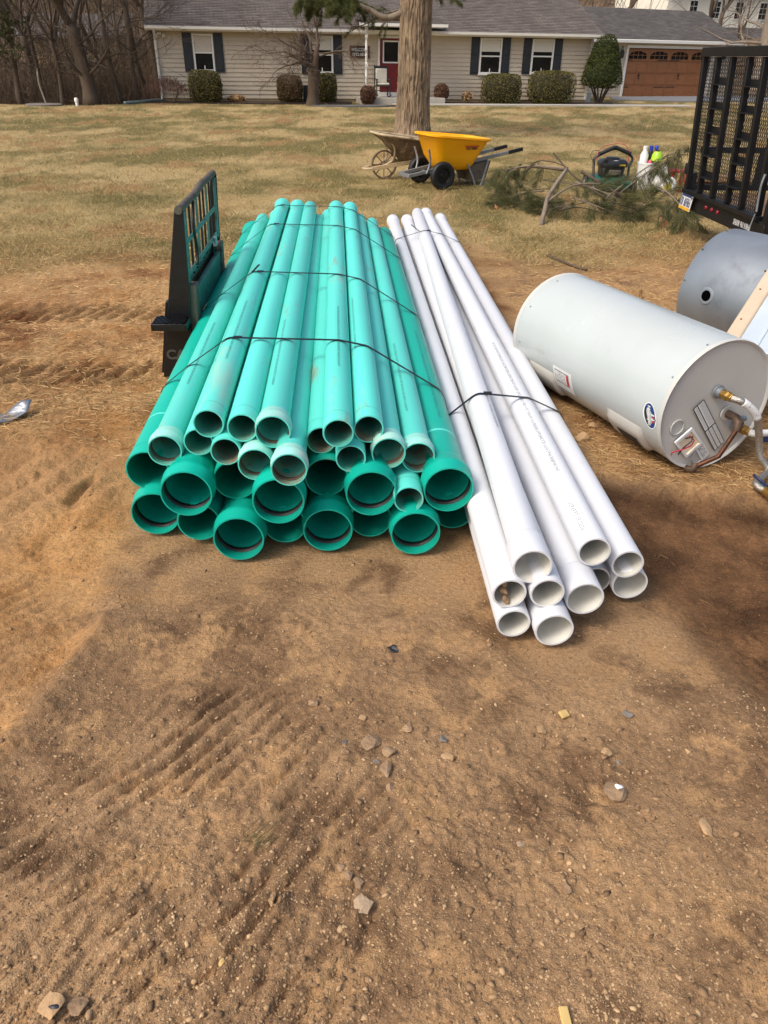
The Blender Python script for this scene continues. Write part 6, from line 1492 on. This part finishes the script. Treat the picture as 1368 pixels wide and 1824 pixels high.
def chip(x, y_, w_, h_, th, rz, m, lab, name, cat, tilt=.1):
    o = obj(name, MB().box((0, 0, 0), (w_, h_, th)), m, bevel=th*.2); o.location = (x, y_, gz(x, y_)+th*.6+.004); o.rotation_euler = (tilt, tilt*.6, rz); return tag(o, lab, cat)
chip(.355, .712, .018, .036, .008, .1, 'yellow_chip', 'short yellow wood offcut at the bottom edge', 'wood_offcut', 'wood')
chip(.508, 1.486, .026, .022, .009, .5, 'yellow_chip', 'square yellow chip in the dirt right of centre', 'wood_chip', 'chip', .25)
# torn silver foil at the left edge, dark plastic scrap, needle tuft
mat('foil', s(150, 152, 156), .35, .7, var=.2, vs=9, bump=.4, bs=30); mat('plastic_dark', s(44, 46, 54), .5, var=.2)
def sheet(name, label, cat, m, fn, nu=14, nv=8):
    mb = MB(); vs = [fn(i/nu, j/nv) for i in range(nu+1) for j in range(nv+1)]; fs = [(i*(nv+1)+j, (i+1)*(nv+1)+j, (i+1)*(nv+1)+j+1, i*(nv+1)+j+1) for i in range(nu) for j in range(nv)]
    o = obj(name, mb.add(vs, fs), m, smooth=.5); sm = o.modifiers.new('thickness', 'SOLIDIFY'); sm.thickness = .0008; return tag(o, label, cat)
fz = gz(-1.87, 3.42)
def foil(u, v):
    x = -1.98+.22*u; w_ = .12*(1-.55*abs(u-.35)); y_ = 3.26+.15*u+(v-.5)*w_*1.3; z = max(fz+.005+.018*math.sin(u*7+v*2)+.012*math.sin(v*5+u*3)+.02*u*v, gz(x, y_)+.004)
    return (x, y_, z)
sheet('foil_scrap', 'crumpled silver foil scrap on the dirt at the left edge', 'foil', 'foil', foil)
pz = gz(.033, 1.746)
sheet('plastic_scrap', 'small dark torn plastic scrap before the pipes', 'scrap', 'plastic_dark', lambda u, v: (.020+.026*u+.004*math.sin(v*6), 1.73+.034*v*(1-.4*abs(u-.5)), pz+.006+.003*math.sin(u*5+v*4)), 8, 8)
P = np.array([[-.285, 1.055, gz(-.285, 1.055)+.008]]); D = np.array([[.35, .28, .1]])
t_ = thing('needle_tuft', 'green pine needle tuft lying on the dirt', 'needles', tuple(P[0]))
Vv, Ff, tt = needle_cloud(P, D, 26, .085, .0016, .16); Vv[:, 2] = np.maximum(Vv[:, 2], P[0, 2]-.003); mesh_np('needles', Vv, Ff, 'pine_needles', t_, col=tt)
mb = MB(); mb.add(*[[(a-.595, b+.700, c_+gz(-.613, .713)+.036) for a, b, c_ in blob(random.Random(4), .009, (1.5, .7, .3), .3, 1)[0]], blob(random.Random(4), .009, (1.5, .7, .3), .3, 1)[1]])
tag(obj('tar_smear', mb, 'plastic_dark', bpy.data.objects.get('stone.002')))

# gravel, straw, roots and grass: uncountable, one object each
def scatter_xy(n, y0, y1, wmul=.66, wadd=.8):
    u = NR.random(n); y_ = 1/(1/y0-u*(1/y0-1/y1)); x = (NR.random(n)*2-1)*(wadd+wmul*y_); return x, y_
def under_pile(x, y_): return ((x > -1.02-.062*(y_-2.4)) & (x < .95) & (y_ > 2.3) & (y_ < 6.8)) | ((np.abs(x-.62+.05*(y_-2)) < .27) & (y_ > 1.9) & (y_ < 8))
ico = np.array([[0, 0, 1.], [.894, 0, .447], [.276, .851, .447], [-.724, .526, .447], [-.724, -.526, .447], [.276, -.851, .447], [.724, .526, -.447], [-.276, .851, -.447], [-.894, 0, -.447], [-.276, -.851, -.447], [.724, -.526, -.447], [0, 0, -1]])
icf = np.array([[0, 1, 2], [0, 2, 3], [0, 3, 4], [0, 4, 5], [0, 5, 1], [1, 6, 2], [2, 7, 3], [3, 8, 4], [4, 9, 5], [5, 10, 1], [2, 6, 7], [3, 7, 8], [4, 8, 9], [5, 9, 10], [1, 10, 6], [6, 11, 7], [7, 11, 8], [8, 11, 9], [9, 11, 10], [10, 11, 6]])
def gravel(name, label, n, r0, r1, m, y0=.45, y1=4.5, power=2.5):
    x, y_ = scatter_xy(n, y0, y1); cl = fbm(x*3.2, y_*3.2, 3, 71); k = (cl+.35*NR.random(n) > .55) & ~under_pile(x, y_) & (m_grass(x, y_) < .3) & (m_damp(x, y_) < .5); x, y_ = x[k], y_[k]; n = len(x)
    r = r0+(r1-r0)*NR.random(n)**power; sc = r[:, None, None]*(np.array([1, 1, .62])*(.5+.9*NR.random((n, 1, 3))))*np.clip(1+.34*NR.normal(size=(n, 12, 1)), .35, 1.8)
    a = NR.random(n)*6.28; V_ = ico[None]*sc; ca, sa = np.cos(a)[:, None], np.sin(a)[:, None]
    X = V_[..., 0]*ca-V_[..., 1]*sa; Y = V_[..., 0]*sa+V_[..., 1]*ca; z = ground_h(x, y_)+r*.05
    V_ = np.stack([X+x[:, None], Y+y_[:, None], V_[..., 2]+z[:, None]], -1).reshape(-1, 3)
    F_ = (icf[None]+12*np.arange(n)[:, None, None]).reshape(-1, 3); return tag(mesh_np(name, V_, F_, m, col=np.repeat(NR.random(n), 12), smooth=0), label, kind='stuff')
leaf_mat('gravel_mix', s(126, 98, 70), s(196, 164, 124), 3, .95, 0); leaf_mat('clods_mix', s(112, 88, 64), s(154, 124, 92), 2, .98, 0)
def grit(name, label, n, r0, r1, m, y0=.4, y1=2.6):
    x, y_ = scatter_xy(n, y0, y1); k = (fbm(x*4, y_*4, 3, 77)+.5*NR.random(n) > .55) & ~under_pile(x, y_) & (m_damp(x, y_) < .35); x, y_ = x[k], y_[k]; n = len(x); r = r0+(r1-r0)*NR.random(n)**3
    oc = np.array([[1, 0, 0], [0, 1, 0], [-1, 0, 0], [0, -1, 0], [0, 0, 1.]]); of = np.array([[0, 1, 4], [1, 2, 4], [2, 3, 4], [3, 0, 4]])
    a = NR.random(n)*6.28; V_ = oc[None]*r[:, None, None]*(.6+.8*NR.random((n, 5, 1))); X = V_[..., 0]*np.cos(a)[:, None]-V_[..., 1]*np.sin(a)[:, None]; Y = V_[..., 0]*np.sin(a)[:, None]+V_[..., 1]*np.cos(a)[:, None]
    V_ = np.stack([X+x[:, None], Y+y_[:, None], V_[..., 2]+ground_h(x, y_)[:, None]-.0004], -1).reshape(-1, 3); F_ = (of[None]+5*np.arange(n)[:, None, None]).reshape(-1, 3)
    return tag(mesh_np(name, V_, F_, m, col=np.repeat(NR.random(n), 5)), label, kind='stuff')
leaf_mat('grit_mix', s(96, 74, 54), s(190, 160, 122), 3, .95, 0)
grit('grit', 'fine grit and crumbs over the bare dirt', 110000, .0010, .0042, 'grit_mix')
gravel('gravel', 'small pale pebbles strewn over the dirt', 9000, .0016, .0070, 'gravel_mix', .45, 3.4, 5)
gravel('clods', 'crumbs and clods of brown soil', 12000, .0018, .0085, 'clods_mix', .45, 4.5, 5)
def litter(name, label, n, y0, y1, cond, l0, l1, wd, m, lift=.006, flat=.25):
    x, y_ = scatter_xy(n, y0, y1); k = cond(x, y_) & ~under_pile(x, y_); x, y_ = x[k], y_[k]; n = len(x); P = np.stack([x, y_, ground_h(x, y_)+lift*NR.random(n)], 1)
    a = NR.random(n)*6.28; L = l0+(l1-l0)*NR.random(n); D = np.stack([np.cos(a), np.sin(a), flat*(NR.random(n)-.15)], 1)*L[:, None]
    Vv, Ff, tt = blades(P, D, wd*(.6+.4*y_/2), .18); return tag(mesh_np(name, Vv, Ff, m, col=tt), label, kind='stuff')
litter('roots', 'fine dry roots and stalks mixed in the dirt', 12000, .45, 3.2, lambda x, y_: fbm(x*2, y_*2, 3, 81)+.30*(x > .3)+.25*NR.random(len(x)) > .70, .012, .05, .0013, 'roots', .006)
litter('straw', 'dead flattened grass over the bare ground', 60000, 2.4, 8.5, lambda x, y_: m_thatch(x, y_)*(.35+.65*NR.random(len(x))) > .42, .03, .09, .0026, 'straw', .012)
n = 300000; x, y_ = scatter_xy(n, 5.2, 36, .62, .9); fac = 33.5+.2109*(x+8.99)
k = (m_grass(x, y_)*(.2+.8*NR.random(n))*(.6+.8*fbm(x*2.2, y_*2.2, 3, 95)) > .30) & (y_ < fac-1.6) & (m_wood(x, y_) < .5) & ~under_pile(x, y_); x, y_ = x[k], y_[k]; n = len(x); print('grass blades', n)
P = np.stack([x, y_, ground_h(x, y_)-.004], 1); hgt = (.014+.022*NR.random(n))*(.6+.8*fbm(x*1.3, y_*1.3, 3, 91))*(1+1.1*sst(.55, .68, fbm(x*4, y_*4, 3, 92))); a = NR.random(n)*6.28; ln = .5+1.1*NR.random(n)
D = np.stack([np.cos(a)*ln*hgt, np.sin(a)*ln*hgt, hgt], 1); Vv, Ff, tt = blades(P, D, .0035*(.5+y_/9)); tag(mesh_np('lawn_grass', Vv, Ff, 'grass_blades', col=tt), 'short dormant tan and green lawn grass', kind='stuff')
